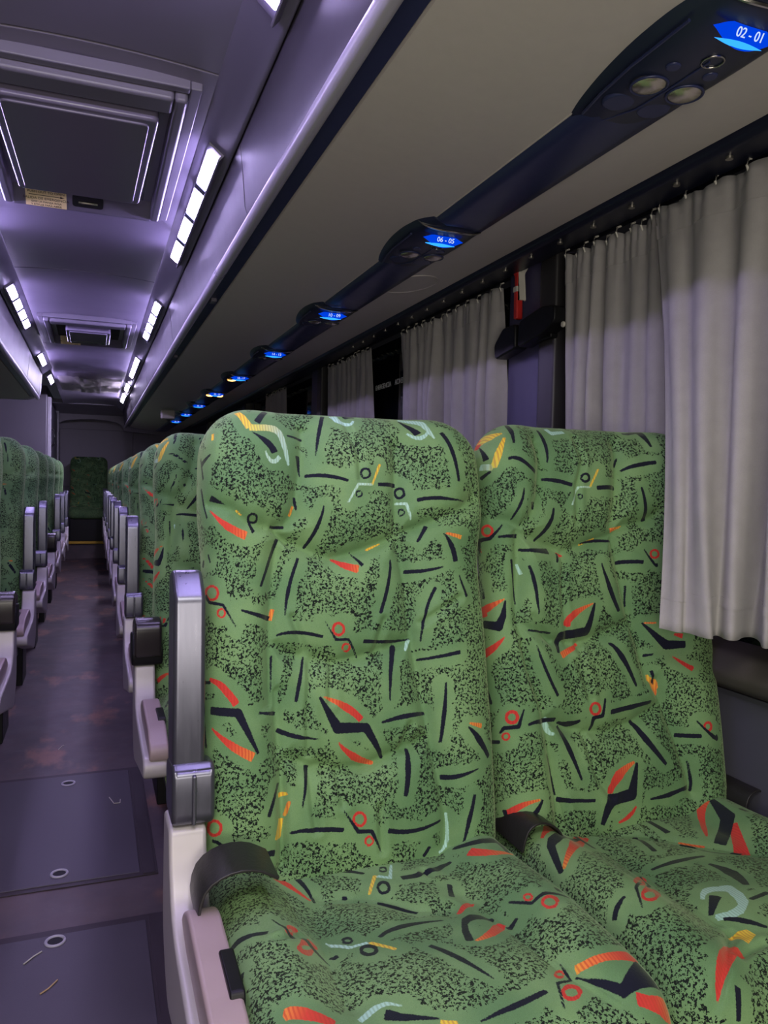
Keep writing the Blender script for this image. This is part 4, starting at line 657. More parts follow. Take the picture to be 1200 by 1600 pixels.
# ------------------------------------------------------------------ bus seats
def polydist(U, V, pts):
    """distance to a polyline and the half width interpolated along it: returns d - w (signed) and the run parameter"""
    best = np.full(U.shape, 9.0); par = np.zeros(U.shape)
    n = len(pts)
    if n == 1:
        return np.hypot(U - pts[0][0], V - pts[0][1]) - pts[0][2], par
    for i in range(n - 1):
        (ax, ay, aw), (bx, by, bw) = pts[i], pts[i + 1]
        dx, dy = bx - ax, by - ay; L2 = dx * dx + dy * dy + 1e-12
        t = ((U - ax) * dx + (V - ay) * dy) / L2
        tc = np.clip(t, 0, 1)
        d = np.hypot(U - ax - tc * dx, V - ay - tc * dy)
        # blunt ends: past the ends count the overshoot in full
        s = d - (aw + (bw - aw) * tc)
        if i == 0 or i == n - 2:
            over = np.where(t < 0, -t, np.where(t > 1, t - 1, 0)) * math.sqrt(L2)
            if (i == 0): s = np.where(t < 0, np.maximum(s, over - 0.001), s)
            if (i == n - 2): s = np.where(t > 1, np.maximum(s, over - 0.001), s)
        m = s < best
        best = np.where(m, s, best); par = np.where(m, (i + tc) / (n - 1), par)
    return best, par

def figure_fields(U, V, figs):
    ink = np.full(U.shape, 1.0); dye = np.full(U.shape, 1.0); tint = np.zeros(U.shape)
    for kind, t0, t1, pts in figs:
        s, par = polydist(U, V, pts)
        if kind == 'k': ink = np.minimum(ink, s)
        else:
            m = s < dye
            dye = np.where(m, s, dye); tint = np.where(m, t0 + (t1 - t0) * par, tint)
    return ink, dye, tint, np.minimum(ink, dye)

def pillow(name, nu, nv, mid, hw, hf, hb, nexp_u, nexp_v, seams, creases, figs, shape, mat, parent, A=0.028, sig=0.016):
    """closed upholstered pad: mid(v)->(y,z,ny,nz) middle line with its forward normal, hw(v) half width, hf/hb front and back half depths"""
    a = np.linspace(-1, 1, nu); u1 = np.sign(a) * (1 - (1 - np.abs(a)) ** 1.5)
    b = np.linspace(0, 1, nv); v1 = 0.5 + 0.5 * np.sign(2 * b - 1) * (1 - (1 - np.abs(2 * b - 1)) ** 1.4)
    u, v = np.meshgrid(u1, v1)
    y, z, ny, nz = mid(v)
    H = hw(v); X = H * u
    e = np.sqrt(np.clip(1 - np.abs(u) ** nexp_u, 0, 1)) * np.sqrt(np.clip(1 - np.abs(2 * v - 1) ** nexp_v, 0, 1))
    h = hf * e
    Px, Py, Pz = X, y + ny * h, z + nz * h
    # cloth coordinates: arc length across each row and along the middle column
    du = np.sqrt(np.diff(Px, axis=1) ** 2 + np.diff(Py, axis=1) ** 2 + np.diff(Pz, axis=1) ** 2)
    cu = np.concatenate([np.zeros((nv, 1)), np.cumsum(du, axis=1)], axis=1); U = cu - cu[:, nu // 2:nu // 2 + 1]
    c = nu // 2
    dv = np.sqrt(np.diff(Py[:, c]) ** 2 + np.diff(Pz[:, c]) ** 2)
    V = np.repeat(np.concatenate([[0], np.cumsum(dv)])[:, None], nu, axis=1)
    ink, dye, tint, zone = figure_fields(U, V, figs)
    D = shape(U, V, u, v)
    if seams:
        ds = np.full(U.shape, 1.0)
        for s in seams:
            d, _ = polydist(U, V, [(p[0], p[1], 0.0) for p in s]); ds = np.minimum(ds, np.abs(d))
        D = D + A * (1 - np.exp(-ds / sig)) - A * 0.75 + 0.0045 * np.exp(-(ds / 0.0028) ** 2)
    for s in creases:
        d, _ = polydist(U, V, [(p[0], p[1], 0.0) for p in s])
        D = D - 0.005 * np.exp(-(d / 0.006) ** 2) + 0.0025 * np.exp(-((d - 0.012) / 0.008) ** 2)
    rnd = np.zeros(U.shape); rs = np.random.RandomState(3)
    for _ in range(14):
        kx, ky, ph = rs.uniform(-60, 60), rs.uniform(-35, 35), rs.uniform(0, 6.28)
        rnd += np.sin(U * kx + V * ky + ph)
    D = (D + rnd * 0.00045) * np.clip(e * 1.6, 0, 1) ** 0.5
    Py = Py + ny * D; Pz = Pz + nz * D
    hb_ = hb * e
    Bx, By, Bz = X, y - ny * hb_, z - nz * hb_
    F = np.stack([Px, Py, Pz], -1).reshape(-1, 3)
    idx = np.arange(nu * nv).reshape(nv, nu)
    inner = np.zeros((nv, nu), bool); inner[1:-1, 1:-1] = True
    st = max(1, 1)
    bi = idx.copy(); bi[inner] = nu * nv + np.arange(inner.sum())
    Bk = np.stack([Bx, By, Bz], -1)[inner]
    verts = np.concatenate([F, Bk])
    def quads(ix, flip):
        q = np.stack([ix[:-1, :-1], ix[:-1, 1:], ix[1:, 1:], ix[1:, :-1]], -1).reshape(-1, 4)
        return q[:, ::-1] if flip else q
    faces = np.concatenate([quads(idx, False), quads(bi, True)])
    me = bpy.data.meshes.new(name)
    me.from_pydata(verts.tolist(), [], faces.tolist())
    far = np.full(len(Bk), 0.2)
    for nm, arr, fill in (('ink', ink, 0.2), ('dye', dye, 0.2), ('tint', tint, 0), ('zone', zone, 0.2), ('fu', U, 9), ('fv', V, 9)):
        at = me.attributes.new(nm, 'FLOAT', 'POINT')
        at.data.foreach_set('value', np.concatenate([arr.ravel(), np.full(len(Bk), fill)]).astype(np.float32))
    me.polygons.foreach_set('use_smooth', [True] * len(me.polygons))
    me.materials.append(mat); me.update()
    bm = bmesh.new(); bm.from_mesh(me); bmesh.ops.recalc_face_normals(bm, faces=bm.faces); bm.to_mesh(me); bm.free()
    o = bpy.data.objects.new(name, me); COL.objects.link(o); o.parent = parent
    return o

SEAT_HW = 0.262
def curve1(t, pts):
    xs = [p[0] for p in pts]
    return np.interp(t, xs, [p[1] for p in pts])
def smooth1(t, pts):
    """Catmull-like smooth interpolation through points"""
    xs = np.array([p[0] for p in pts]); ys = np.array([p[1] for p in pts])
    m = np.gradient(ys, xs)
    i = np.clip(np.searchsorted(xs, t) - 1, 0, len(xs) - 2)
    h = xs[i + 1] - xs[i]; s = (t - xs[i]) / h
    return ((2 * s**3 - 3 * s**2 + 1) * ys[i] + (s**3 - 2 * s**2 + s) * h * m[i] + (-2 * s**3 + 3 * s**2) * ys[i + 1] + (s**3 - s**2) * h * m[i + 1])

BACK_Y = [(0, 0.000), (0.15, 0.012), (0.35, 0.045), (0.6, 0.085), (0.8, 0.118), (1.0, 0.160)]
BACK_Z0, BACK_Z1 = 0.40, 1.272
def back_mid(v):
    y = smooth1(v, BACK_Y); z = BACK_Z0 + (BACK_Z1 - BACK_Z0) * v
    dy = (smooth1(np.clip(v + 0.01, 0, 1), BACK_Y) - smooth1(np.clip(v - 0.01, 0, 1), BACK_Y)) / ((np.clip(v + 0.01, 0, 1) - np.clip(v - 0.01, 0, 1)) * (BACK_Z1 - BACK_Z0))
    n = np.sqrt(1 + dy * dy)
    return y, z, -1 / n, dy / n
def back_hw(v):
    w = smooth1(v, [(0, 0.255), (0.2, 0.262), (0.5, 0.262), (0.68, 0.256), (0.80, 0.262), (0.92, 0.258), (1, 0.252)])
    z = BACK_Z0 + (BACK_Z1 - BACK_Z0) * v; r = 0.085; q = np.clip(z - (BACK_Z1 - r), 0, r)
    w = w - (r - np.sqrt(np.clip(r * r - q * q, 0, None))) * 0.95
    q2 = np.clip((BACK_Z0 + 0.05) - z, 0, 0.05)
    return w - (0.05 - np.sqrt(np.clip(0.05**2 - q2**2, 0, None)))
def sst(x, a, b):
    t = np.clip((x - a) / (b - a), 0, 1); return t * t * (3 - 2 * t)
def back_shape(U, V, u, v):
    wing = sst(np.abs(U), 0.10, 0.20)
    d = 0.012 * wing - 0.008 * (1 - wing)
    head = sst(v, 0.70, 0.80)
    d += 0.014 * head * (1 - sst(v, 0.9, 1.0))
    d += 0.006 * wing * head
    return d
CUSH = dict(y0=0.045, y1=-0.50)
def cush_mid(v):
    y = 0.05 + (-0.52 - 0.05) * v
    z = smooth1(v, [(0, 0.435), (0.3, 0.440), (0.7, 0.452), (1.0, 0.435)])
    o = np.zeros_like(v)
    return y, z, o, o + 1.0
def cush_hw(v):
    w = 0.265 + 0 * v
    L = 0.57; d = np.minimum(v, 1 - v) * L; q = np.clip(0.07 - d, 0, 0.07)
    return w - (0.07 - np.sqrt(np.clip(0.07**2 - q * q, 0, None)))
def cush_shape(U, V, u, v):
    bol = sst(np.abs(U), 0.13, 0.20)
    return 0.022 * bol - 0.008 * (1 - bol) + 0.010 * sst(v, 0.55, 0.8) * (1 - bol)

def build_pads(parent, key, res):
    s = DATA.get(key + '_seams', []); cr = DATA.get(key + '_creases', []); fg = DATA.get(key + '_figs', [])
    nu, nv = (236, 420) if res else (64, 110)
    b = pillow('backrest', nu | 1, nv, back_mid, back_hw, 0.062, 0.05, 7, 12, s, cr, fg, back_shape, M['fabric'], parent)
    s = DATA.get(key + 'c_seams', []); cr = DATA.get(key + 'c_creases', []); fg = DATA.get(key + 'c_figs', [])
    nu, nv = (220, 240) if res else (50, 56)
    c = pillow('cushion', nu | 1, nv, cush_mid, cush_hw, 0.082, 0.07, 10, 9, s, cr, fg, cush_shape, M['fabric'], parent, A=0.016, sig=0.024)
    return b, c

def rounded(pts, r, n=4):
    out = []
    N = len(pts)
    for i in range(N):
        p0, p, p1 = Vector(pts[i - 1]), Vector(pts[i]), Vector(pts[(i + 1) % N])
        rr = r[i] if isinstance(r, (list, tuple)) else r
        a = (p0 - p); b = (p1 - p); k = min(rr, a.length * 0.45, b.length * 0.45)
        if k < 1e-4: out.append(tuple(p)); continue
        s = p + a.normalized() * k; e = p + b.normalized() * k
        for j in range(n + 1):
            t = j / n
            q = s * (1 - t) ** 2 + p * 2 * t * (1 - t) + e * t * t
            out.append((q.x, q.y))
    return out

def armrest_up(parent, s, x0=-0.312, x1=-0.264):
    """armrest folded up beside the backrest"""
    xa, xb = sorted((s * x0, s * x1)); w = xb - xa
    bm = BM()
    # side outline (y,z): slim arm, leaning slightly back, chamfered tip
    pts = rounded([(-0.045, 0.66), (0.030, 0.66), (0.050, 0.80), (0.056, 1.0), (0.020, 1.008), (-0.030, 0.972), (-0.040, 0.80)], [0.01, 0.01, 0.03, 0.02, 0.012, 0.012, 0.03])
    prism(bm, pts, 0, xa, xb)
    arm = obj('armrest', bm, M['alu'], parent, bevel=0.009, seg=3)
    bm = BM()
    pts = rounded([(-0.062, 0.625), (0.045, 0.622), (0.045, 0.705), (-0.055, 0.722)], 0.022)
    prism(bm, pts, 0, xa - 0.002 if s > 0 else xa - 0.014, xb + 0.014 if s > 0 else xb + 0.002)
    hg = obj('hinge', bm, M['alu'], arm, bevel=0.010, seg=3)
    xm = (xa + xb) / 2 + s * 0.006
    box(b2 := BM(), xm - 0.003, xm + 0.003, -0.0655, -0.055, 0.630, 0.705)
    obj('hinge_seam', b2, M['alu'], arm, bevel=0.002)
    return arm

def armrest_down(parent, s, x0=-0.320, x1=-0.246):
    """armrest swung away: only its dark pivot block shows above the side panel"""
    xa, xb = sorted((s * x0, s * x1))
    bm = BM()
    pts = rounded([(-0.080, 0.648), (0.05, 0.646), (0.05, 0.735), (-0.03, 0.757), (-0.080, 0.742)], [0.01, 0.01, 0.03, 0.03, 0.03])
    prism(bm, pts, 0, xa, xb)
    arm = obj('armrest', bm, M['brown'], parent, bevel=0.014, seg=3, label='dark brown pivot block of the armrest')
    bm = BM()
    pts = rounded([(-0.066, 0.622), (0.045, 0.622), (0.052, 0.70), (-0.02, 0.71), (-0.073, 0.66)], 0.012)
    prism(bm, pts, 0, xa - 0.006, xb + 0.004)
    obj('armrest_underside', bm, M['black'], arm, bevel=0.006)
    return arm

def side_panel(parent, s, x0=-0.318, x1=-0.262, lever=True):
    xa, xb = sorted((s * x0, s * x1))
    bm = BM()
    pts = [(0.030, 0.622), (-0.055, 0.624), (-0.068, 0.575), (-0.10, 0.525), (-0.16, 0.505), (-0.30, 0.502), (-0.46, 0.50), (-0.482, 0.485),
           (-0.482, 0.455), (-0.22, 0.395), (-0.06, 0.355), (0.035, 0.43)]
    prism(bm, rounded(pts, [0.008, 0.012, 0.05, 0.05, 0.06, 0.05, 0.02, 0.02, 0.02, 0.05, 0.04, 0.06]), 0, xa, xb)
    sp = obj('side_panel', bm, M['shell'], parent, bevel=0.010, seg=3)
    # moulded grip bulging from the aisle face, with a hollow below it
    xo = s * x0
    bm = BM()
    pts = rounded([(-0.10, 0.49), (-0.115, 0.530), (-0.17, 0.560), (-0.40, 0.552), (-0.478, 0.525), (-0.478, 0.49)], 0.03)
    a, b = sorted((xo + s * 0.014, xo + s * 0.0585)); prism(bm, pts, 0, a, b)
    gp = obj('grip', bm, M['shell2'], sp, bevel=0.015, seg=3)
    bm = BM()
    pts = rounded([(-0.27, 0.562), (-0.36, 0.560), (-0.365, 0.52), (-0.275, 0.522)], 0.008)
    a, b = sorted((xo + s * 0.042, xo + s * 0.0605)); prism(bm, pts, 0, a, b)
    obj('recline_button', bm, M['black'], sp, bevel=0.003)
    return sp

def strap(parent, path, y0, y1, th=0.004):
    bm = BM()
    n = 14; P = []
    t = np.linspace(0, 1, n); k = np.linspace(0, 1, len(path))
    xs = smooth1(t, list(zip(k, [p[0] for p in path]))); zs = smooth1(t, list(zip(k, [p[1] for p in path])))
    sheet(bm, list(zip(xs, zs)), 1, y0, y1, th)
    return obj('belt_strap', bm, M['leather'], parent, bevel=0.0012, sharp=60)

def seat_base(parent):
    bm = BM()
    prism(bm, rounded([(-0.42, 0.31), (0.04, 0.31), (0.02, 0.36), (-0.44, 0.36)], 0.01), 0, -0.24, 0.24)
    fr = obj('seat_frame', bm, M['black'], parent, bevel=0.004)
    for x in (-0.19, 0.19):
        bm = BM()
        prism(bm, [(-0.30, 0.0), (-0.05, 0.0), (-0.09, 0.32), (-0.26, 0.32)], 0, x - 0.02, x + 0.02)
        obj('leg', bm, M['black'], parent, bevel=0.004)

def make_seat(label, key, res, side, arm, base=True):
    t = thing('bus_seat', label, 'seat')
    build_pads(t, key, res)
    if base: seat_base(t)
    if arm:
        side_panel(t, side)
        (armrest_up if arm == 'up' else armrest_down)(t, side)
    return t

ROW0, PITCH = 1.22, 0.92
XA, XW = 0.467, 0.999       # aisle and window seat centres on the right
SW_ = 'green patterned bus seat'

front_aisle = make_seat('large green patterned aisle seat in the front row with upright silver armrest', 'A', True, 1, 'up')
front_aisle.location = (XA, ROW0, 0)
front_window = make_seat('large green patterned front-row seat by the wall, partly behind the hanging curtain', 'W', True, 1, None)
front_window.location = (XW, ROW0, 0)
front_aisle['group'] = front_window['group'] = 'front row seats'
strap(front_aisle, [(-0.276, 0.515), (-0.287, 0.55), (-0.278, 0.588), (-0.248, 0.606), (-0.212, 0.606), (-0.180, 0.590)], -0.185, -0.095)
strap(front_window, [(-0.262, 0.52), (-0.250, 0.555), (-0.225, 0.565), (-0.195, 0.550), (-0.18, 0.525)], -0.10, 0.0)
strap(front_window, [(0.235, 0.50), (0.245, 0.55), (0.275, 0.56), (0.30, 0.52)], -0.10, 0.02)

ORD = ['first', 'second', 'third', 'fourth', 'fifth', 'sixth', 'seventh', 'eighth', 'ninth', 'tenth', 'eleventh']
XL = -0.527
proto_dn = make_seat('green aisle seat right behind the front row, dark block instead of a silver armrest', 'W', False, 1, 'down')
proto_dn.location = (XA + 0.002, 2.30, 0)
proto_dn['group'] = 'seats along the right of the aisle'
proto_up = make_seat('', 'A', False, 1, 'up')
proto_up_b = make_seat('', 'W', False, 1, 'up')
RIGHT_ROWS = [3.06 + 0.98 * k for k in range(9)]
for n, y in enumerate(RIGHT_ROWS):
    src = (proto_up, proto_up_b)[n % 2]
    o = src if n < 2 else copy_tree(src)
    o.location = (XA, y, 0)
    o['label'] = 'green aisle seat with upright silver armrest on the curtained side, %s row from the front' % ORD[n + 2]
    o['group'] = 'seats along the right of the aisle'
lproto_dn = make_seat('green seat cut off by the left picture edge, dark armrest block nearest there', 'A', False, -1, 'down')
lproto_dn.location = (XL, 2.92, 0); lproto_dn['group'] = 'seats along the left of the aisle'
lproto_up = make_seat('', 'A', False, -1, 'up')
first = True; nn = 0
for n, y in enumerate([3.90, 4.88, 5.86, 6.84, 7.82, 8.80]):
    if n == 2:
        o = copy_tree(lproto_dn)
        o['label'] = 'green seat left of the aisle, dark armrest block between upright silver ones'
    else:
        o = lproto_up if n == 0 else copy_tree(lproto_up)
        nn += 1
        o['label'] = 'green seat left of the aisle, its upright silver armrest %s from the front there' % ORD[nn - 1]
    o.location = (XL, y, 0)
    o['group'] = 'seats along the left of the aisle'

# the rows further back have slightly taller backs than the front pair
for o in COL.objects:
    if o.name.split('.')[0] == 'backrest' and o.parent and o.parent not in (front_aisle, front_window):
        o.scale.z = 1.045 if o.parent.location.x < 0 else 1.015

# ------------------------------------------------------------------ bus body
YF, YB = -1.6, 12.9
WX = 1.34
bm = BM(); box(bm, -WX, WX, YF, YB, -0.06, 0.0); struct(obj('floor', bm, M['floor']))
# ceiling: shallow arch with panel joints
bm = BM()
cx = np.linspace(-0.33, 0.33, 13); cz = 2.10 - 0.018 * (cx / 0.33) ** 2
cuts = [YF, 1.83, 3.84, 5.9, 7.5, 10.6]
for a, b in zip(cuts[:-1], cuts[1:]):
    prism(bm, [(x, z) for x, z in zip(cx, cz)] + [(0.33, 2.2), (-0.33, 2.2)], 1, a + 0.004, b - 0.004)
box(bm, -0.33, 0.33, YF, 10.6, 2.115, 2.2)
struct(obj('ceiling', bm, M['ceil'], bevel=0.003))

def rack(s, ya, yb, label):
    t = thing('luggage_rack', label, 'luggage rack', (s * 0.8, (ya + yb) / 2, 1.8))
    off = Vector((-t.location.x, -t.location.y, -t.location.z))
    def add(name, pts, mat, a=ya, b=yb, bevel=0.0, par=t):
        bm = BM(); prism(bm, [(s * p[0], p[1]) for p in pts], 1, a, b)
        bmesh.ops.translate(bm, verts=bm.verts, vec=off)
        return obj(name, bm, mat, par, bevel=bevel, sharp=50)
    arc = lambda c, r, a0, a1, n=8: [(c[0] + r * math.cos(math.radians(a0 + (a1 - a0) * i / n)), c[1] + r * math.sin(math.radians(a0 + (a1 - a0) * i / n))) for i in range(n + 1)]
    # lamp channel along the ceiling edge: rounded lower lip
    add('lamp_channel', [(0.302, 2.084), (0.312, 2.072), (0.376, 2.022), (0.384, 2.021), (0.386, 2.03), (0.40, 2.2), (0.302, 2.2)], M['panel'], bevel=0.004)
    add('front_panel', [(0.3865, 2.017), (0.392, 1.97), (0.402, 1.86), (0.410, 1.835), (0.44, 1.835), (0.44, 2.2), (0.40, 2.2)], M['rackside'], bevel=0.003)
    add('edge_trim', arc((0.415, 1.819), 0.0175, 60, 360), M['bead'])
    add('shadow_gap', [(0.425, 1.838), (0.432, 1.826), (0.474, 1.826), (0.478, 1.838)], M['navy'])
    und = [(0.474, 1.832), (0.478, 1.822), (0.50, 1.815), (0.59, 1.798), (0.70, 1.791), (0.797, 1.790), (0.945, 1.790), (1.04, 1.798), (1.13, 1.808)]
    add('underside', und + [(1.135, 1.90), (0.48, 1.90)], M['under'])
    add('rack_body', [(0.445, 1.842), (1.30, 1.905), (1.30, 2.2), (0.445, 2.2)], M['dark'])
    return t, off
R_RACK, roff = rack(1, YF, 10.6, 'long closed overhead rack above the curtained windows, beige underside')
L_RACK, loff = rack(-1, YF, 7.2, 'overhead rack along the left side of the aisle, dark underside')
# rounded end of the left rack
bm = BM()
pts = [(-0.40, 1.83), (-0.395, 1.88), (-0.385, 2.02), (-0.38, 2.15), (-0.95, 2.15), (-0.95, 1.80), (-0.50, 1.80)]
prism(bm, pts, 1, 7.203, 7.29); bmesh.ops.translate(bm, verts=bm.verts, vec=loff)
obj('end_cap', bm, M['bead'], L_RACK, bevel=0.03, seg=4)
# small latches on the shadow gap and front seams
for y, nm in ((2.93, 'latch'), (4.35, 'latch')):
    bm = BM(); box(bm, 0.440, 0.462, y - 0.022, y + 0.022, 1.812, 1.828); bmesh.ops.translate(bm, verts=bm.verts, vec=roff)
    obj(nm, bm, M['panel'], R_RACK, bevel=0.004)
for s, T, o_ in ((1, R_RACK, roff), (-1, L_RACK, loff)):
    for y in (2.02, 4.0, 5.95):
        bm = BM(); prism(bm, [(s * p, q) for p, q in ((0.3858, 2.016), (0.3908, 1.97), (0.4008, 1.86), (0.4085, 1.838), (0.4105, 1.838), (0.403, 1.86), (0.3935, 1.97), (0.388, 2.016))], 1, y - 0.0015, y + 0.0015); bmesh.ops.translate(bm, verts=bm.verts, vec=o_)
        obj('panel_joint', bm, M['rackside'], T)
# oval loudspeaker cover in the underside
t = tag(obj('speaker_cover', ring(BM(), (0, 0, 0), 0.085, 0.004, n=40, sq=1.35), M['under'], sharp=60), 'oval speaker cover on the rack underside above the second window', 'speaker')
cyl(b2 := BM(), (0, 0, 0), 0.084, 0.004, n=40)
for v in b2.verts: v.co.y *= 1.35
obj('grille', b2, M['under'], t)
t.location = (0.985, 2.30, 1.795); t.rotation_euler = (0, math.radians(-6), 0)
# small pale box at the far end of the rack
bm = BM(); box(bm, -0.06, 0.06, -0.05, 0.05, -0.05, 0.03)
t = tag(obj('speaker_box', bm, M['white'], bevel=0.012, seg=3), 'small pale box hanging under the far end of the rack', 'box'); t.location = (0.66, 7.2, 1.742)

# side walls, pillars, windows
def wall_side(s, nm):
    bm = BM()
    pts = [(1.255, 0.0), (1.262, 0.35), (1.275, 0.60), (1.285, 0.735), (1.34, 0.735), (1.34, 0.0)]
    prism(bm, [(s * a, b) for a, b in pts], 1, YF, YB)
    struct(obj('wall_' + nm, bm, M['wall'], sharp=60))
    bm = BM()
    pts = rounded([(1.275, 0.745), (1.245, 0.755), (1.225, 0.785), (1.245, 0.825), (1.30, 0.84), (1.34, 0.84), (1.34, 0.735), (1.29, 0.735)], 0.012)
    prism(bm, [(s * a, b) for a, b in pts], 1, YF, YB)
    struct(obj('trim_1' if s > 0 else 'trim_2', bm, M['ledge'], sharp=60))
    bm = BM(); box(bm, *sorted((s * 1.30, s * 1.34)), YF, YB, 1.80, 2.2); struct(obj('wall_upper_' + nm, bm, M['wall']))
wall_side(1, 'right'); wall_side(-1, 'left')
wins = [(YF, 1.86), (2.13, 4.20), (4.46, 6.5), (6.76, 8.8), (9.06, YB)]
n = 0
for s in (1, -1):
    for a, b in wins:
        n += 1
        bm = BM(); box(bm, *sorted((s * 1.300, s * 1.306)), a, b, 0.84, 1.80); struct(obj('window_%d' % n, bm, M['glass']))
for s in (1, -1):
    for i, (a, b) in enumerate(((1.84, 2.14), (4.19, 4.47), (6.49, 6.77), (8.79, 9.07))):
        bm = BM()
        pts = rounded([(s * 1.34, a), (s * 1.27, a), (s * 1.235, a + 0.015), (s * 1.235, a + 0.065), (s * 1.25, a + 0.09), (s * 1.252, b - 0.01), (s * 1.34, b)], 0.012)
        prism(bm, pts, 2, 0.83, 1.808)
        p = obj('trim_%d' % (3 + i + (4 if s < 0 else 0)), bm, M['pillar'], sharp=50); struct(p)
        if s > 0:
            bm = BM(); prism(bm, rounded([(1.232, a - 0.002), (1.232, a + 0.075), (1.240, a + 0.09), (1.30, a + 0.09), (1.30, a - 0.002)], 0.01), 2, 0.84, 1.806)
            q = obj('pillar_cover', bm, M['pillar_dark'], p, sharp=50)
# back bulkhead
bm = BM(); box(bm, -WX, WX, YB, YB + 0.06, 0, 2.25); struct(obj('wall_back', bm, M['back']))
bm = BM()
pts = [(-0.47, 2.2), (-0.47, 1.93), (-0.36, 1.985), (-0.15, 2.01), (0.0, 2.02), (0.2, 2.01), (0.36, 1.985), (0.43, 1.94), (0.46, 1.86), (1.3, 1.80), (1.3, 2.2)]
prism(bm, pts, 1, 12.3, 12.42); struct(obj('wall_header', bm, M['back'], bevel=0.006))
bm = BM(); prism(bm, [(-0.47, 10.6), (1.3, 10.6), (1.3, 12.9), (-0.47, 12.9)], 2, 2.085, 2.14); struct(obj('ceiling_rear', bm, M['ceil']))
bm = BM(); box(bm, -0.46, 0.62, 12.86, 12.899, 1.0, 1.90); struct(obj('trim_rear', bm, M['back'], bevel=0.01))
# toilet cubicle on the left at the back
bm = BM(); box(bm, -1.30, -0.47, 9.7, 9.76, 0, 2.2); struct(obj('wall_cubicle', bm, M['cubicle'], bevel=0.02, seg=3))
bm = BM(); box(bm, -0.52, -0.475, 9.76, 12.89, 0, 2.2); struct(obj('wall_cubicle_side', bm, M['cubicle']))
bm = BM(); box(bm, -0.474, -0.452, 9.95, 11.75, 0.1, 2.04); d = struct(obj('door_1', bm, M['panel'], bevel=0.008))
bm = BM(); tube(bm, [(-0.452, 10.05, 1.50), (-0.415, 10.05, 1.54), (-0.405, 10.05, 1.62), (-0.415, 10.05, 1.70), (-0.452, 10.05, 1.74)], 0.012); obj('door_handle', bm, M['black'], d)
bm = BM(); box(bm, -0.474, -0.43, 11.78, 11.90, 0.0, 2.08); box(bm, -0.474, -0.435, 9.80, 9.90, 0.0, 2.08); obj('door_frame', bm, M['bead'], d, bevel=0.006)
t = thing('toilet_sign', 'small square toilet sign on the cubicle wall at the back left', 'sign', (-1.02, 9.685, 1.645))
bm = BM(); box(bm, -0.045, 0.045, 0.0, 0.012, -0.04, 0.04); obj('plate', bm, M['white'], t, bevel=0.003)
text_obj('lettering', 'WC', 0.05, (0, -0.001, 0), M['inkbrown'], t, mtx=basis((1, 0, 0), (0, 0, 1)))
bm = BM(); box(bm, -0.07, 0.07, 0, 0.05, -0.05, 0.03)
t = tag(obj('wall_box', bm, M['black'], bevel=0.008), 'black box on the cubicle wall just below the toilet sign', 'box'); t.location = (-1.02, 9.65, 1.51)

# raised rear platform with yellow nosing, and the seat in the middle of the last row
bm = BM(); box(bm, -0.47, WX, 11.6, YB, 0.0, 0.225); struct(obj('floor_step', bm, M['floor']))
bm = BM(); box(bm, -0.36, 0.22, 11.56, 11.62, 0.21, 0.245); tag(obj('step_edge', bm, M['yellow'], bevel=0.004), 'yellow edge strip of the step at the far end of the aisle', 'step edge')
seat = make_seat('dark green seat facing down the aisle at the far end above the yellow edge', 'A', False, 1, None, False)
bm = BM(); box(bm, -0.25, 0.25, -0.46, 0.1, 0.055, 0.375); obj('bench_box', bm, M['black'], seat, bevel=0.01)
seat.location = (-0.03, 12.15, 0.18)

# ------------------------------------------------------------------ floor hatches and litter
def floor_hatch(ya, yb, rings, label):
    t = thing('floor_hatch', label, 'floor hatch', (-0.03, (ya + yb) / 2, 0), 'inspection hatches in the aisle floor')
    L = (yb - ya) / 2; x0, x1 = -0.30, 0.255
    bm = BM(); box(bm, x0, x1, -L, L, 0.0005, 0.0035); obj('frame', bm, M['floor_trim'], t, bevel=0.001)
    bm = BM(); box(bm, x0 + 0.035, x1 - 0.05, -L + 0.02, L - 0.03, 0.003, 0.0065); obj('plate', bm, M['hatch_floor'], t, bevel=0.002)
    bm = BM(); box(bm, x1 - 0.043, x1 - 0.006, -L + 0.006, L - 0.006, 0.003, 0.0055); obj('edge_strip', bm, M['floor_trim'], t, bevel=0.001)
    for x, y in rings:
        c = (x + 0.03, y - (ya + yb) / 2, 0.0075)
        r = obj('pull_ring', ring(BM(), c, 0.0215, 0.0038, n=28), M['bead'], t, sharp=80)
        obj('ring_well', cyl(BM(), (c[0], c[1], 0.006), 0.0195, 0.003), M['dark'], r)
floor_hatch(2.27, 3.15, [(-0.044, 2.345), (-0.04, 3.04)], 'dark aisle floor hatch with two pull rings, the middle one ahead of the nearest')
floor_hatch(0.9, 2.06, [(-0.04, 2.0), (-0.04, 1.0)], 'dark aisle floor hatch in the bottom corner of the view, one ring showing')
for pts, lab in (([(-0.105, 1.925), (-0.085, 1.95), (-0.068, 1.965)], 'pale straw lying on the nearest floor hatch by its ring'),
                 ([(-0.062, 1.80), (-0.045, 1.815), (-0.028, 1.84)], 'brownish straw on the nearest floor hatch, below the paler one'),
                 ([(-0.09, 3.45), (-0.078, 3.49), (-0.07, 3.50)], 'white scrap on the aisle floor past the hatches'),
                 ([(0.10, 2.86), (0.115, 2.80), (0.135, 2.80), (0.137, 2.83)], 'small looped thread on the middle floor hatch')):
    bm = BM(); tube(bm, [(p[0], p[1], 0.0085 if p[1] < 3.2 else 0.002) for p in pts], 0.0016, 6)
    tag(obj('straw', bm, M['straw'] if 'brown' in lab else M['white']), lab, 'litter', 'bits of litter on the aisle floor')

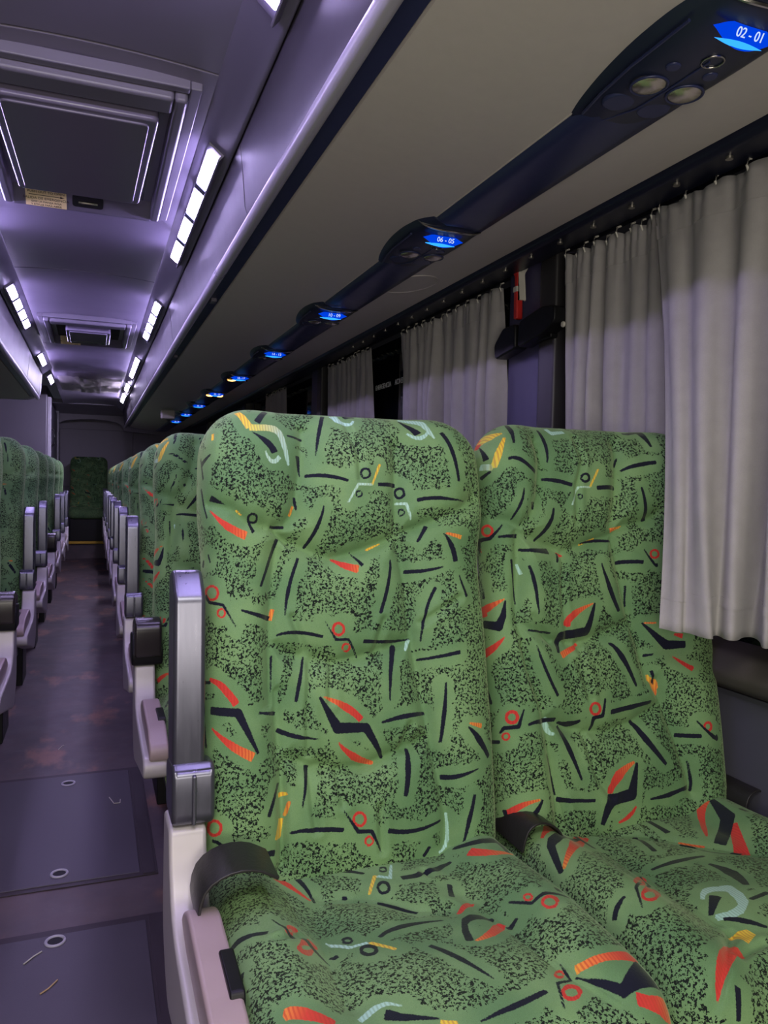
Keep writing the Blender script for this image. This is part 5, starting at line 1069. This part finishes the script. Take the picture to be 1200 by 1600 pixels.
# ------------------------------------------------------------------ roof hatches
def roof_hatch(yc, label, deep):
    t = thing('roof_hatch', label, 'roof hatch', (0, yc, 2.10), 'roof escape hatches')
    L, W = (0.49 if not deep else 0.42), 0.275
    def frame(z0, z1, a, b, c, d, nm, mat, bev):
        bm = BM()
        box(bm, -a, -c, -b, b, z0, z1); box(bm, c, a, -b, b, z0, z1); box(bm, -c, c, -b, -d, z0, z1); box(bm, -c, c, d, b, z0, z1)
        return obj(nm, bm, mat, t, bevel=bev)
    frame(-0.030, 0.0, W, L, W - 0.028, L - 0.028, 'outer_frame', M['panel'], 0.004)
    bi, di = L - 0.03, L - 0.11
    ci, ai = W - 0.062, W - 0.03
    for nm_, sx_ in (('inner_frame', 1), ('inner_frame', -1)):
        bm = BM(); box(bm, *sorted((sx_ * ci, sx_ * ai)), -bi, bi, -0.050, -0.005); obj(nm_, bm, M['panel'], t, bevel=0.010)
    bm = BM(); box(bm, -ci, ci, -bi, -di, -0.050, -0.005); obj('inner_frame', bm, M['panel'], t, bevel=0.010)
    bm = BM(); prism(bm, rounded([(di, -0.006), (bi - 0.012, -0.052), (bi, -0.050), (bi, -0.004)], 0.006), 0, -ci, ci); obj('sloped_rail', bm, M['panel'], t)
    bm = BM(); box(bm, -W + 0.03, W - 0.03, -L + 0.03, L - 0.03, -0.006, 0.0); obj('recess', bm, M['dark'] if deep else M['hatch'], t)
    bm = BM()
    l2 = L - 0.20
    prism(bm, rounded([(-0.20, -l2 - 0.07), (0.185, -l2 - 0.07), (0.17, l2 - 0.02), (-0.185, l2 - 0.02)] if not deep else [(-0.13, -l2), (0.13, -l2), (0.13, l2), (-0.13, l2)], 0.02), 2, -0.062, -0.006)
    pn = obj('cover', bm, M['hatch'], t, bevel=0.008, seg=3)
    bm = BM()
    prism(bm, rounded([(-0.178, -l2 - 0.05), (0.163, -l2 - 0.05), (0.15, l2 - 0.05), (-0.165, l2 - 0.05)] if not deep else [(-0.11, -l2 + 0.02), (0.11, -l2 + 0.02), (0.11, l2 - 0.02), (-0.11, l2 - 0.02)], 0.02), 2, -0.068, -0.06)
    obj('cover_panel', bm, M['hatch'], pn, bevel=0.004)
    # handle slot and notice on the sloped far rail
    sl = Vector((0, bi - 0.012 - di, -0.046)); Ls = sl.length; sl.normalize()
    mt = basis((1, 0, 0), -sl); nz = Vector((1, 0, 0)).cross(-sl)
    def on(x, q, h): return Vector((x, di, -0.006)) + sl * q + nz * h
    def patch(x0, x1, q0, q1, h0, h1, r=0.0):
        bm = BM(); prism(bm, rounded([(x0, q0), (x1, q0), (x1, q1), (x0, q1)], r) if r else [(x0, q0), (x1, q0), (x1, q1), (x0, q1)], 2, h0, h1)
        for v in bm.verts: v.co = on(v.co.x, v.co.y, v.co.z)
        return bm
    hs = obj('handle_slot', patch(-0.035, 0.062, Ls * 0.18, Ls * 0.75, -0.002, 0.0022, 0.012), M['dark'], t)
    bm = BM(); tube(bm, [on(-0.015, Ls * 0.5, 0.004), on(0.014, Ls * 0.46, 0.009), on(0.043, Ls * 0.5, 0.004)], 0.005); obj('handle', bm, M['chrome'], hs)
    sx = -0.115 if not deep else -0.115
    sk = obj('notice', patch(sx - 0.062, sx + 0.062, Ls * 0.03, Ls * 0.97, 0.0, 0.0022), M['sticker'], t, label='yellowed emergency exit notice')
    for q, line, sz in ((0.14, 'TURN HANDLE AND', 0.012), (0.30, 'PUSH OUT TO OPEN', 0.012), (0.60, 'SALIDA DE EMERGENCIA', 0.0125), (0.76, 'GIRE LA MANIJA ROJA', 0.0095), (0.90, 'Y EMPUJE PARA ABRIR', 0.0095)):
        text_obj('lettering', line, sz, on(sx, Ls * q, 0.0024), M['inkbrown'], sk, mtx=mt, ext=0.0003)
    ar = patch(sx - 0.052, sx + 0.045, Ls * 0.43, Ls * 0.455, 0.002, 0.0028)
    for tri in ((sx + 0.043, Ls * 0.39, sx + 0.056, Ls * 0.4425, sx + 0.043, Ls * 0.495),):
        A = [ar.verts.new(on(tri[k_], tri[k_ + 1], 0.0028)) for k_ in (0, 2, 4)]; ar.faces.new(A)
    obj('arrow', ar, M['inkbrown'], sk)
roof_hatch(2.38, 'large roof hatch nearest the camera with yellowed emergency notice', False)
roof_hatch(5.28, 'smaller looking roof hatch further down the ceiling with dark side slots', True)
# silvery cover at the rear of the ceiling
t = thing('ceiling_vent', 'crumpled silvery vent cover at the rear end of the ceiling', 'vent', (0, 8.2, 2.095))
for x0, x1, z in ((-0.28, -0.10, 0.0), (-0.095, 0.09, -0.012), (0.095, 0.28, 0.0)):
    for ya, yb in ((-0.62, 0.0), (0.01, 0.62)):
        bm = BM(); v = [[bm.verts.new((x0 + (x1 - x0) * i / 8, ya + (yb - ya) * j / 8, -0.03 + z + random.uniform(-0.006, 0.006))) for j in range(9)] for i in range(9)]
        for i in range(8):
            for j in range(8): bm.faces.new((v[i][j], v[i + 1][j], v[i + 1][j + 1], v[i][j + 1]))
        bmesh.ops.solidify(bm, geom=bm.faces[:], thickness=0.015)
        obj('cover_panel', bm, M['foil'], t, sharp=80)

# ------------------------------------------------------------------ lamp strips
def lamp(s, ya, yb, n, label):
    t = thing('ceiling_lamp', label, 'ceiling lamp', (s * 0.343, (ya + yb) / 2, 2.047), 'lens lamps along the ceiling edges')
    L = yb - ya; seg = L / n
    nrm = Vector((-0.64 * s, 0, -0.77)); tan = Vector((0.77 * s, 0, -0.64))
    def slab(name, u0, u1, y0, y1, d0, d1, mat, par, bev):
        bm = BM(); box(bm, u0, u1, y0, y1, d0, d1)
        for v in bm.verts:
            c = v.co.copy(); v.co = tan * c.x + Vector((0, c.y, 0)) + nrm * c.z
        return obj(name, bm, mat, par, bevel=bev)
    slab('lamp_tray', -0.024, 0.024, -L / 2 - 0.012, L / 2 + 0.012, -0.006, 0.005, M['panel'], t, 0.002)
    slab('lamp_rim', 0.0205, 0.027, -L / 2 - 0.012, L / 2 + 0.012, -0.012, 0.019, M['panel'], t, 0.002)  # raised rim added to keep lens light off the rack front
    for i in range(n):
        if i: slab('gap_block', -0.0188, 0.0188, -L / 2 + seg * i - 0.018, -L / 2 + seg * i + 0.018, 0.0, 0.0135, M['navydark'], t, 0.002)  # dark block added so the brightly lit gap between lenses looks dark
        slab('lens', -0.0185, 0.0185, -L / 2 + seg * i + 0.022, -L / 2 + seg * (i + 1) - 0.022, 0.0, 0.012, M['led_rear' if ya > 7 and s > 0 else 'led'], t, 0.005)
for s, ya, yb, n, lab in ((1, 0.36, 1.47, 4, 'lens lamp above the front row, just out of the top of the view'),
    (1, 2.15, 3.27, 4, 'nearest visible lens lamp, beside the large roof hatch'),
    (1, 4.10, 5.15, 4, 'four-lens lamp on the curtained side beside the further roof hatch'),
    (1, 6.05, 7.15, 4, 'four-lens lamp on the curtained side just before the silvery vent cover'),
    (1, 7.75, 8.3, 1, 'single-lens lamp on the curtained side beside the silvery vent cover'),
    (1, 8.7, 9.55, 2, 'last lens lamp at the far end of the curtained side'),
    (-1, 0.36, 1.47, 4, 'lens lamp on the left ceiling edge over the front, out of view'),
    (-1, 2.15, 3.27, 4, 'lens lamp on the left ceiling edge beside the large roof hatch'),
    (-1, 4.05, 5.10, 4, 'four-lens lamp on the left ceiling edge beside the further roof hatch'),
    (-1, 6.20, 6.75, 1, 'single-lens lamp on the left ceiling edge just past the further roof hatch'),
    (-1, 7.45, 8.0, 1, 'last single-lens lamp on the left ceiling edge near the toilet cubicle')):
    lamp(s, ya, yb, n, lab)

# ------------------------------------------------------------------ overhead service strip with reading light units
def strip(s, ya, yb, label):
    bm = BM()
    pts = [(0.799, 1.793), (0.805, 1.782), (0.83, 1.776), (0.91, 1.776), (0.937, 1.782), (0.943, 1.793)]
    prism(bm, [(s * a, b) for a, b in pts], 1, ya, yb)
    t = tag(obj('service_strip', bm, M['navy'], sharp=60), label, 'overhead strip')
    bm = BM()
    for x in (0.7985, 0.9435): tube(bm, [(s * x, ya, 1.7905), (s * x, yb, 1.7905)], 0.0022, 6)
    obj('edge_line', bm, M['under'], t); return t
strip(1, YF, 10.6, 'long dark navy strip along the rack underside linking the reading light units')
strip(-1, YF, 7.2, 'dark navy strip under the left overhead rack')

def leaf(bm, c, xa, ya, L, H, depth, n=14, k=1.0):
    """pointed lens outline in the plane of axes xa, ya"""
    xa, ya = Vector(xa).normalized(), Vector(ya).normalized(); za = xa.cross(ya)
    up, lo = [], []
    for i in range(n + 1):
        t = -1 + 2 * i / n
        up.append((t * L, H * 0.75 * (1 - t * t) ** 1.2 * k)); lo.append((t * L * 1.0, -H * (1 - t * t) ** 1.3 * k))
    out = up + lo[1:-1][::-1]
    A = [bm.verts.new(Vector(c) + xa * p[0] + ya * p[1]) for p in out]; B = [bm.verts.new(Vector(c) + xa * p[0] + ya * p[1] + za * depth) for p in out]
    m = len(out)
    for i in range(m): bm.faces.new((A[i], A[(i + 1) % m], B[(i + 1) % m], B[i]))
    bm.faces.new(A[::-1]); bm.faces.new(B)
    return bm

def unit(s, y, label, num, lit=(), detail=True):
    """reading light unit; local origin at the display, the body runs backwards (+y)"""
    t = thing('reading_light_unit', label, 'reading light', (s * 0.862, y, 1.79), 'reading light units under the rack')
    # bulged shell, wider towards the aisle: (y, aisle half width, wall half width, depth)
    prof = [(-0.105, 0.075, 0.072, 0.016), (-0.085, 0.092, 0.078, 0.022), (-0.03, 0.108, 0.084, 0.026), (0.05, 0.112, 0.087, 0.027), (0.13, 0.105, 0.086, 0.026), (0.21, 0.091, 0.082, 0.022), (0.27, 0.076, 0.076, 0.017), (0.295, 0.068, 0.070, 0.013)]
    bm = BM(); rows = []
    yy = np.linspace(-0.105, 0.295, 26)
    WA, WB, Hh = (smooth1(yy, [(p[0], p[q]) for p in prof]) for q in (1, 2, 3))
    m = 18
    for Y, wa, wb, h in zip(yy, WA, WB, Hh):
        row = []
        for j in range(m + 1):
            a = -1 + 2 * j / m
            row.append(bm.verts.new((s * (wa if a < 0 else wb) * a, Y, -h * (1 - abs(a) ** 3.2) ** 0.7 + 0.004)))
        rows.append(row)
    for A, B in zip(rows[:-1], rows[1:]):
        for j in range(m): bm.faces.new((A[j], A[j + 1], B[j + 1], B[j]))
    bm.faces.new(rows[0][::-1]); bm.faces.new(rows[-1])
    body = obj('housing', bm, M['navydark'], t, sharp=50)
    hz = lambda Y: -float(np.interp(Y, yy, Hh)) + 0.004
    bm = BM(); pts = []
    for j in range(17):
        a = -1 + 2 * j / 16
        pts.append((s * (0.094 if a < 0 else 0.080) * a, -0.088 + 0.02 * a * a, 0.002 - 0.025 * (1 - abs(a) ** 3.2) ** 0.7))
    tube(bm, pts, 0.003, 6); obj('chrome_arc', bm, M['chrome'], t)
    xa = (1, 0, 0); ya = (0, -0.55, 0.83)
    c = (-0.012 * s, -0.035, hz(-0.03) - 0.005)
    dsp = obj('display', leaf(BM(), c, xa, ya, 0.054, 0.019, 0.004), M['blue'], t)
    bm = BM()
    leaf(bm, (c[0] - 0.006, c[1] + 0.0066, c[2] - 0.0108), xa, ya, 0.040, 0.0045, 0.0046); obj('display_glow', bm, M['bluehot'], dsp)
    if num:
        text_obj('number', num, 0.0165, (c[0] + 0.006, c[1] - 0.0042, c[2] - 0.0025), M['digits'], dsp, mtx=basis(xa, ya), ext=0.0004)
    for i, x in enumerate((-0.034, 0.034)):
        Y = 0.128
        z = hz(Y) + 0.002
        bm = BM(); bmesh.ops.create_uvsphere(bm, u_segments=28, v_segments=12, radius=1.0, matrix=Matrix.Translation((x, Y, z)) @ Matrix.Diagonal((0.027, 0.027, 0.010, 1)))
        r = obj('reading_lamp', bm, M['amber'] if i in lit else M['lampglass'], t, sharp=80)
        if detail:
            obj('lamp_rim', ring(BM(), (x, Y, z - 0.003), 0.0275, 0.0022, n=28), M['navy'], r, sharp=80)
            obj('push_button', cyl(BM(), (x - 0.003, 0.072, hz(0.072) + 0.002), 0.0115, 0.008), M['navy'], t, bevel=0.003)
            obj('air_nozzle', cyl(BM(), (x - 0.004, 0.195, hz(0.195) + 0.004), 0.027, 0.010, n=28), M['navy'], t, bevel=0.004)
    if detail:
        obj('call_ring', ring(BM(), (0.004, 0.038, hz(0.038) - 0.001), 0.0155, 0.0016, n=24), M['chrome'], t, sharp=80)
        bm = BM(); tube(bm, [(-0.060 * s, 0.262, -0.011), (-0.078 * s, 0.19, -0.016), (-0.090 * s, 0.10, -0.019), (-0.092 * s, -0.02, -0.019)], 0.0026, 6); obj('seam', bm, M['navy'], t)
        bm = BM(); tube(bm, [(-0.02 * s, 0.27, hz(0.27)), (0.0, 0.20, hz(0.2) - 0.001), (0, 0.12, hz(0.12) - 0.001), (0.0, 0.04, hz(0.04) - 0.001)], 0.0016, 6); obj('rib', bm, M['navy'], t)
NUMS = ['02 - 01', '06 - 05', '10 - 09', '14 - 13', '18 - 17', '22 - 21', '26 - 25', '30 - 29', '34 - 33']
ULAB = ['large reading light unit numbered 02-01 at the top right with two round lamps',
        'reading light unit numbered 06-05 with its blue display lit',
        'third reading light unit along the rack, blue display, above the second window',
        'fourth reading light unit along the rack, small blue display lit',
        'fifth reading light unit along the rack, one amber lamp lit beside the blue display',
        'sixth reading light unit along the rack, two amber lamps lit', 'seventh reading light unit along the rack, tiny blue display',
        'eighth reading light unit along the rack, tiny blue display', 'farthest reading light unit on the curtained side']
for i in range(9):
    unit(1, 0.848 + 0.948 * i, ULAB[i], NUMS[i], {4: (0,), 5: (0, 1)}.get(i, ()), i < 5)
unit(-1, 6.3, 'reading light unit with amber lamp under the left rack near the toilet cubicle', '23-24', (0, 1), False)

# ------------------------------------------------------------------ curtain rail, hooks, curtains
t = thing('curtain_rail', 'dark curtain rail with small screws along the top of the windows', 'curtain rail', (1.2, 3.5, 1.80))
bm = BM(); prism(bm, rounded([(-0.068, 0.014), (-0.062, -0.002), (-0.05, -0.010), (0.02, -0.012), (0.03, 0.002), (0.13, 0.03)], 0.004), 1, -5.1, 6.1); obj('rail', bm, M['rail'], t, sharp=50)
for i in range(22):
    y = 0.45 + i * 0.142
    obj('screw', cyl(BM(), (-0.030, y - 3.5, -0.012), 0.0075, 0.007, n=12), M['screw'], t)

CUR_N = [0]
def curtain(label, ytop, ybot, xtop, xbot, ztop, zbot, folds, amp, seed, hooks=True, gather=0.25, mat=None):
    """cloth between two edges; ytop/xtop etc. are functions of a in 0..1 (far edge to near edge)"""
    rs = np.random.RandomState(seed)
    nu, nv = max(80, int(folds * 24)), 50
    a = np.linspace(0, 1, nu)
    # uneven pleats: ridges of random width and height that drift from the heading to the hem
    def pleats(wmin):
        nk = int(folds * 2) + 3
        kn = np.cumsum(rs.uniform(wmin, 1.7, nk)); kn = (kn - kn[0]) / (kn[-1] - kn[0])
        hv = np.where(np.arange(nk) % 2 == 0, 1, -1) * rs.uniform(0.25, 1.2, nk) + rs.uniform(-0.3, 0.3, nk)
        return kn, hv
    k1, h1 = pleats(0.35); nk = len(k1)
    k2 = np.clip(k1 + rs.normal(0, 0.10 / nk * 2.2, nk), 0, 1); k2 = np.sort(k2); k2[0] = 0; k2[-1] = 1
    k2 = np.maximum.accumulate(k2 + np.arange(nk) * 1e-4)
    h2 = h1 * rs.uniform(0.5, 1.5, nk) + rs.normal(0, 0.25, nk)
    ph = a * folds * 2 * PI * 1.3; ph2 = a * folds * 0.43 * 2 * PI + rs.uniform(0, 6)
    V = []
    for j in range(nv + 1):
        t_ = j / nv
        X = xtop(a) * (1 - t_) + xbot(a) * t_; Y = ytop(a) * (1 - t_) + ybot(a) * t_
        w_ = t_ ** 0.8
        kn = k1 * (1 - w_) + k2 * w_; hv = h1 * (1 - w_) + h2 * w_
        base = smooth1(a, list(zip(kn, hv)))
        sharp_ = np.sign(base) * np.abs(base) ** 0.75
        k = amp * (gather + (1 - gather) * min(1, t_ * 2.5 + 0.10))
        off = k * sharp_ + amp * 0.6 * t_ * np.sin(ph2)
        if t_ < 0.12: off = off + 0.003 * np.sin(ph * 2.3) * (1 - t_ / 0.12)
        dx = np.gradient(X); dy = np.gradient(Y); L = np.hypot(dx, dy) + 1e-9
        nx, ny = dy / L, -dx / L
        zt = ztop(a); zb = zbot(a)
        Z = zt * (1 - t_) + zb * t_
        if t_ < 0.06: Z = Z + 0.005 * np.sin(ph * 0.9) * (1 - t_ / 0.06)
        V.append(np.stack([X - nx * off * 1.0, Y - ny * off, Z], -1))
    V = np.array(V)
    me_v = V.reshape(-1, 3); idx = np.arange(len(me_v)).reshape(nv + 1, nu)
    q = np.stack([idx[:-1, :-1], idx[:-1, 1:], idx[1:, 1:], idx[1:, :-1]], -1).reshape(-1, 4)
    me = bpy.data.meshes.new('curtain'); me.from_pydata(me_v.tolist(), [], q.tolist()); me.materials.append(mat or M['curtain'])
    for p in me.polygons: p.use_smooth = True
    o = bpy.data.objects.new('curtain', me); COL.objects.link(o)
    sl = o.modifiers.new('cloth', 'SOLIDIFY'); sl.thickness = 0.0025
    tag(o, label, 'curtain', 'grey window curtains')
    # heading tape near the top and sewn hem
    j0, j1 = 2, 5
    for nm, ja, jb in (('heading_tape', 2, 4), ('hem', nv - 4, nv - 3)):
        vv = np.concatenate([V[ja] , V[jb]]); c = []
        bmx = BM(); A = [bmx.verts.new(p) for p in V[ja]]; B = [bmx.verts.new(p) for p in V[jb]]
        for i in range(nu - 1): bmx.faces.new((A[i], A[i + 1], B[i + 1], B[i]))
        bmx.normal_update()
        bmesh.ops.solidify(bmx, geom=bmx.faces[:], thickness=0.0036)
        obj(nm, bmx, mat or M['curtain'], o, sharp=80)
    if hooks:
        for i in range(4, nu - 2, max(8, nu // 11)):
            p = V[0][i]; bmx = BM()
            tube(bmx, [(p[0], p[1], p[2] - 0.012), (p[0] - 0.006, p[1], p[2]), (p[0] - 0.002, p[1], p[2] + 0.012), (p[0] + 0.008, p[1], p[2] + 0.016)], 0.0025, 6)
            obj('hook', bmx, M['white'], o)
    return o, V
lin = lambda p, q: (lambda a: p + (q - p) * a)
pw = lambda *pts: (lambda a: smooth1(a, list(pts)))
# nearest curtain, pulled in front of the window-side front seat
near_c, NV_ = curtain('grey curtain hanging nearest, its lower corner draped over the front seat',
    pw((0, 1.425), (1, 0.45)), pw((0, 1.10), (0.25, 1.06), (0.5, 0.96), (1, 0.45)),
    pw((0, 1.215), (1, 1.215)), pw((0, 1.005), (0.25, 1.10), (0.5, 1.175), (1, 1.20)),
    lambda a: 1.775 + 0 * a, pw((0, 0.895), (0.3, 0.885), (1, 0.875)), 9, 0.028, 5)
curtain('grey curtain gathered behind the window-side front seat, next to the dark pillar', lin(1.79, 1.33), lin(1.785, 1.35), lin(1.225, 1.24), lin(1.235, 1.272),
    lambda a: 1.772 + 0 * a, lin(0.86, 0.86), 6, 0.020, 11)
curtain('grey curtain on the near side of the second window, left of the red hammer', lin(2.98, 2.13), lin(2.90, 2.11), lin(1.225, 1.225), lin(1.225, 1.225),
    lambda a: 1.770 + 0 * a, lin(0.86, 0.86), 9, 0.022, 23)
curtain('grey curtain on the far side of the second window, beyond the dark gap', lin(4.02, 3.34), lin(3.98, 3.27), lin(1.225, 1.225), lin(1.225, 1.225),
    lambda a: 1.770 + 0 * a, lin(0.86, 0.86), 7, 0.018, 31)
curtain('dim reddish grey curtain on the third window, just above the seat top', lin(5.6, 5.0), lin(5.58, 5.0), lin(1.225, 1.225), lin(1.225, 1.225),
    lambda a: 1.770 + 0 * a, lin(0.86, 0.86), 7, 0.016, 41)
# white snap button on the second curtain
bm = BM(); cyl(bm, (0, 0, 0), 0.008, 0.008, axis=(1, 0, 0)); t = tag(obj('snap_button', bm, M['white'], bevel=0.003), 'white snap button on the curtain edge beside the pillar', 'button'); t.location = (1.203, 1.752, 1.585)
# window lettering
t = thing('window_lettering', 'pale EMERGENCIA lettering and its mirrored twin on the dark second window', 'lettering', (1.298, 3.17, 1.605))
mt = basis((0, -1, 0), (0, 0, 1))
text_obj('lettering', 'EMERGENCIA', 0.034, (0, 0.193, 0), M['text'], t, mtx=mt)
text_obj('mirrored_lettering', 'EMERGENCIA', 0.034, (0, -0.06, 0), M['text'], t, mtx=mt, mirror=True)

# ------------------------------------------------------------------ emergency hammer and holder on the first pillar
t = thing('emergency_hammer', 'red emergency hammer clipped to the dark pillar between the curtains', 'hammer', (1.228, 2.02, 1.735))
bm = BM(); prism(bm, rounded([(0.009, -0.005), (0.012, 0.045), (0.034, 0.064), (0.030, 0.080), (-0.008, 0.082), (-0.010, 0.05), (-0.007, -0.005)], 0.008), 0, -0.016, 0.006)
obj('head', bm, M['red'], t, bevel=0.005, seg=3)
bm = BM(); prism(bm, rounded([(0.008, -0.085), (-0.012, -0.085), (-0.008, 0.01), (0.010, 0.01)], 0.006), 0, -0.018, 0.004); obj('handle', bm, M['red'], t, bevel=0.006, seg=3)
bm = BM(); prism(bm, rounded([(-0.009, -0.03), (-0.011, 0.05), (-0.034, 0.066), (-0.032, 0.081), (-0.009, 0.081), (-0.0075, 0.05), (-0.018, -0.03)], 0.004), 0, -0.014, 0.008); obj('bracket', bm, M['white'], t, bevel=0.003)
bm = BM(); box(bm, -0.020, 0.004, -0.011, 0.011, -0.004, 0.012); obj('tag', bm, M['white'], t, bevel=0.002)
t = thing('curtain_holder', 'black two-part curtain holder on the pillar below the red hammer', 'holder', (1.215, 1.93, 1.585))
bm = BM(); prism(bm, rounded([(0.055, -0.028), (0.175, -0.045), (0.185, 0.0), (0.13, 0.045), (0.058, 0.045)], 0.014), 0, -0.022, 0.022); obj('clip', bm, M['black'], t, bevel=0.006)
bm = BM(); prism(bm, rounded([(0.035, -0.030), (-0.10, -0.010), (-0.155, 0.012), (-0.155, 0.055), (-0.09, 0.065), (0.03, 0.045)], 0.014), 0, -0.026, 0.022); obj('clip', bm, M['black'], t, bevel=0.006)
bm = BM(); box(bm, 0.0, 0.024, -0.10, 0.12, -0.02, 0.03); obj('backplate', bm, M['black'], t, bevel=0.004)

# ------------------------------------------------------------------ camera, light, render look
cam = bpy.data.cameras.new('camera'); co = bpy.data.objects.new('camera', cam); COL.objects.link(co)
cam.sensor_fit = 'HORIZONTAL'; cam.sensor_width = 36; cam.lens = 36 * 1195 / 1200; cam.clip_start = 0.02
yaw, pit, rol = map(math.radians, (20.8, 2.1, 1.3))
fw = Vector((math.sin(yaw) * math.cos(pit), math.cos(yaw) * math.cos(pit), -math.sin(pit)))
rt = Vector((math.cos(yaw), -math.sin(yaw), 0)); up = rt.cross(fw)
rt2 = rt * math.cos(rol) + up * math.sin(rol); up2 = -rt * math.sin(rol) + up * math.cos(rol)
co.matrix_world = Matrix.Translation((0.04, 0, 1.15)) @ Matrix((rt2, up2, -fw)).transposed().to_4x4()
SC.camera = co

def area(name, loc, target, sx, sy, power, col):
    l = bpy.data.lights.new(name, 'AREA'); l.shape = 'RECTANGLE'; l.size = sx; l.size_y = sy; l.energy = power; l.color = col
    o = bpy.data.objects.new(name, l); COL.objects.link(o); o.location = loc
    o.rotation_euler = (Vector(target) - Vector(loc)).to_track_quat('-Z', 'Y').to_euler()
    return o
area('windscreen_light', (-0.15, -0.85, 1.0), (0.35, 1.3, 1.35), 1.6, 0.6, 23, (1.0, 0.93, 0.82))
area('front_ceiling_lamp', (0.1, -0.25, 2.0), (0.5, 1.2, 0.8), 0.9, 0.3, 22, (1.0, 0.96, 0.9))
w = bpy.data.worlds.new('night'); SC.world = w; w.use_nodes = True
w.node_tree.nodes['Background'].inputs[0].default_value = (0.05, 0.05, 0.07, 1); w.node_tree.nodes['Background'].inputs[1].default_value = 0.3
SC.view_settings.view_transform = 'Standard'; SC.view_settings.look = 'None'; SC.view_settings.gamma = 1.0
SC.view_settings.exposure = 0.0; SC.view_settings.use_curve_mapping = False
SC.cycles.use_denoising = True
SC.cycles.max_bounces = 8
SC.cycles.sample_clamp_indirect = 4
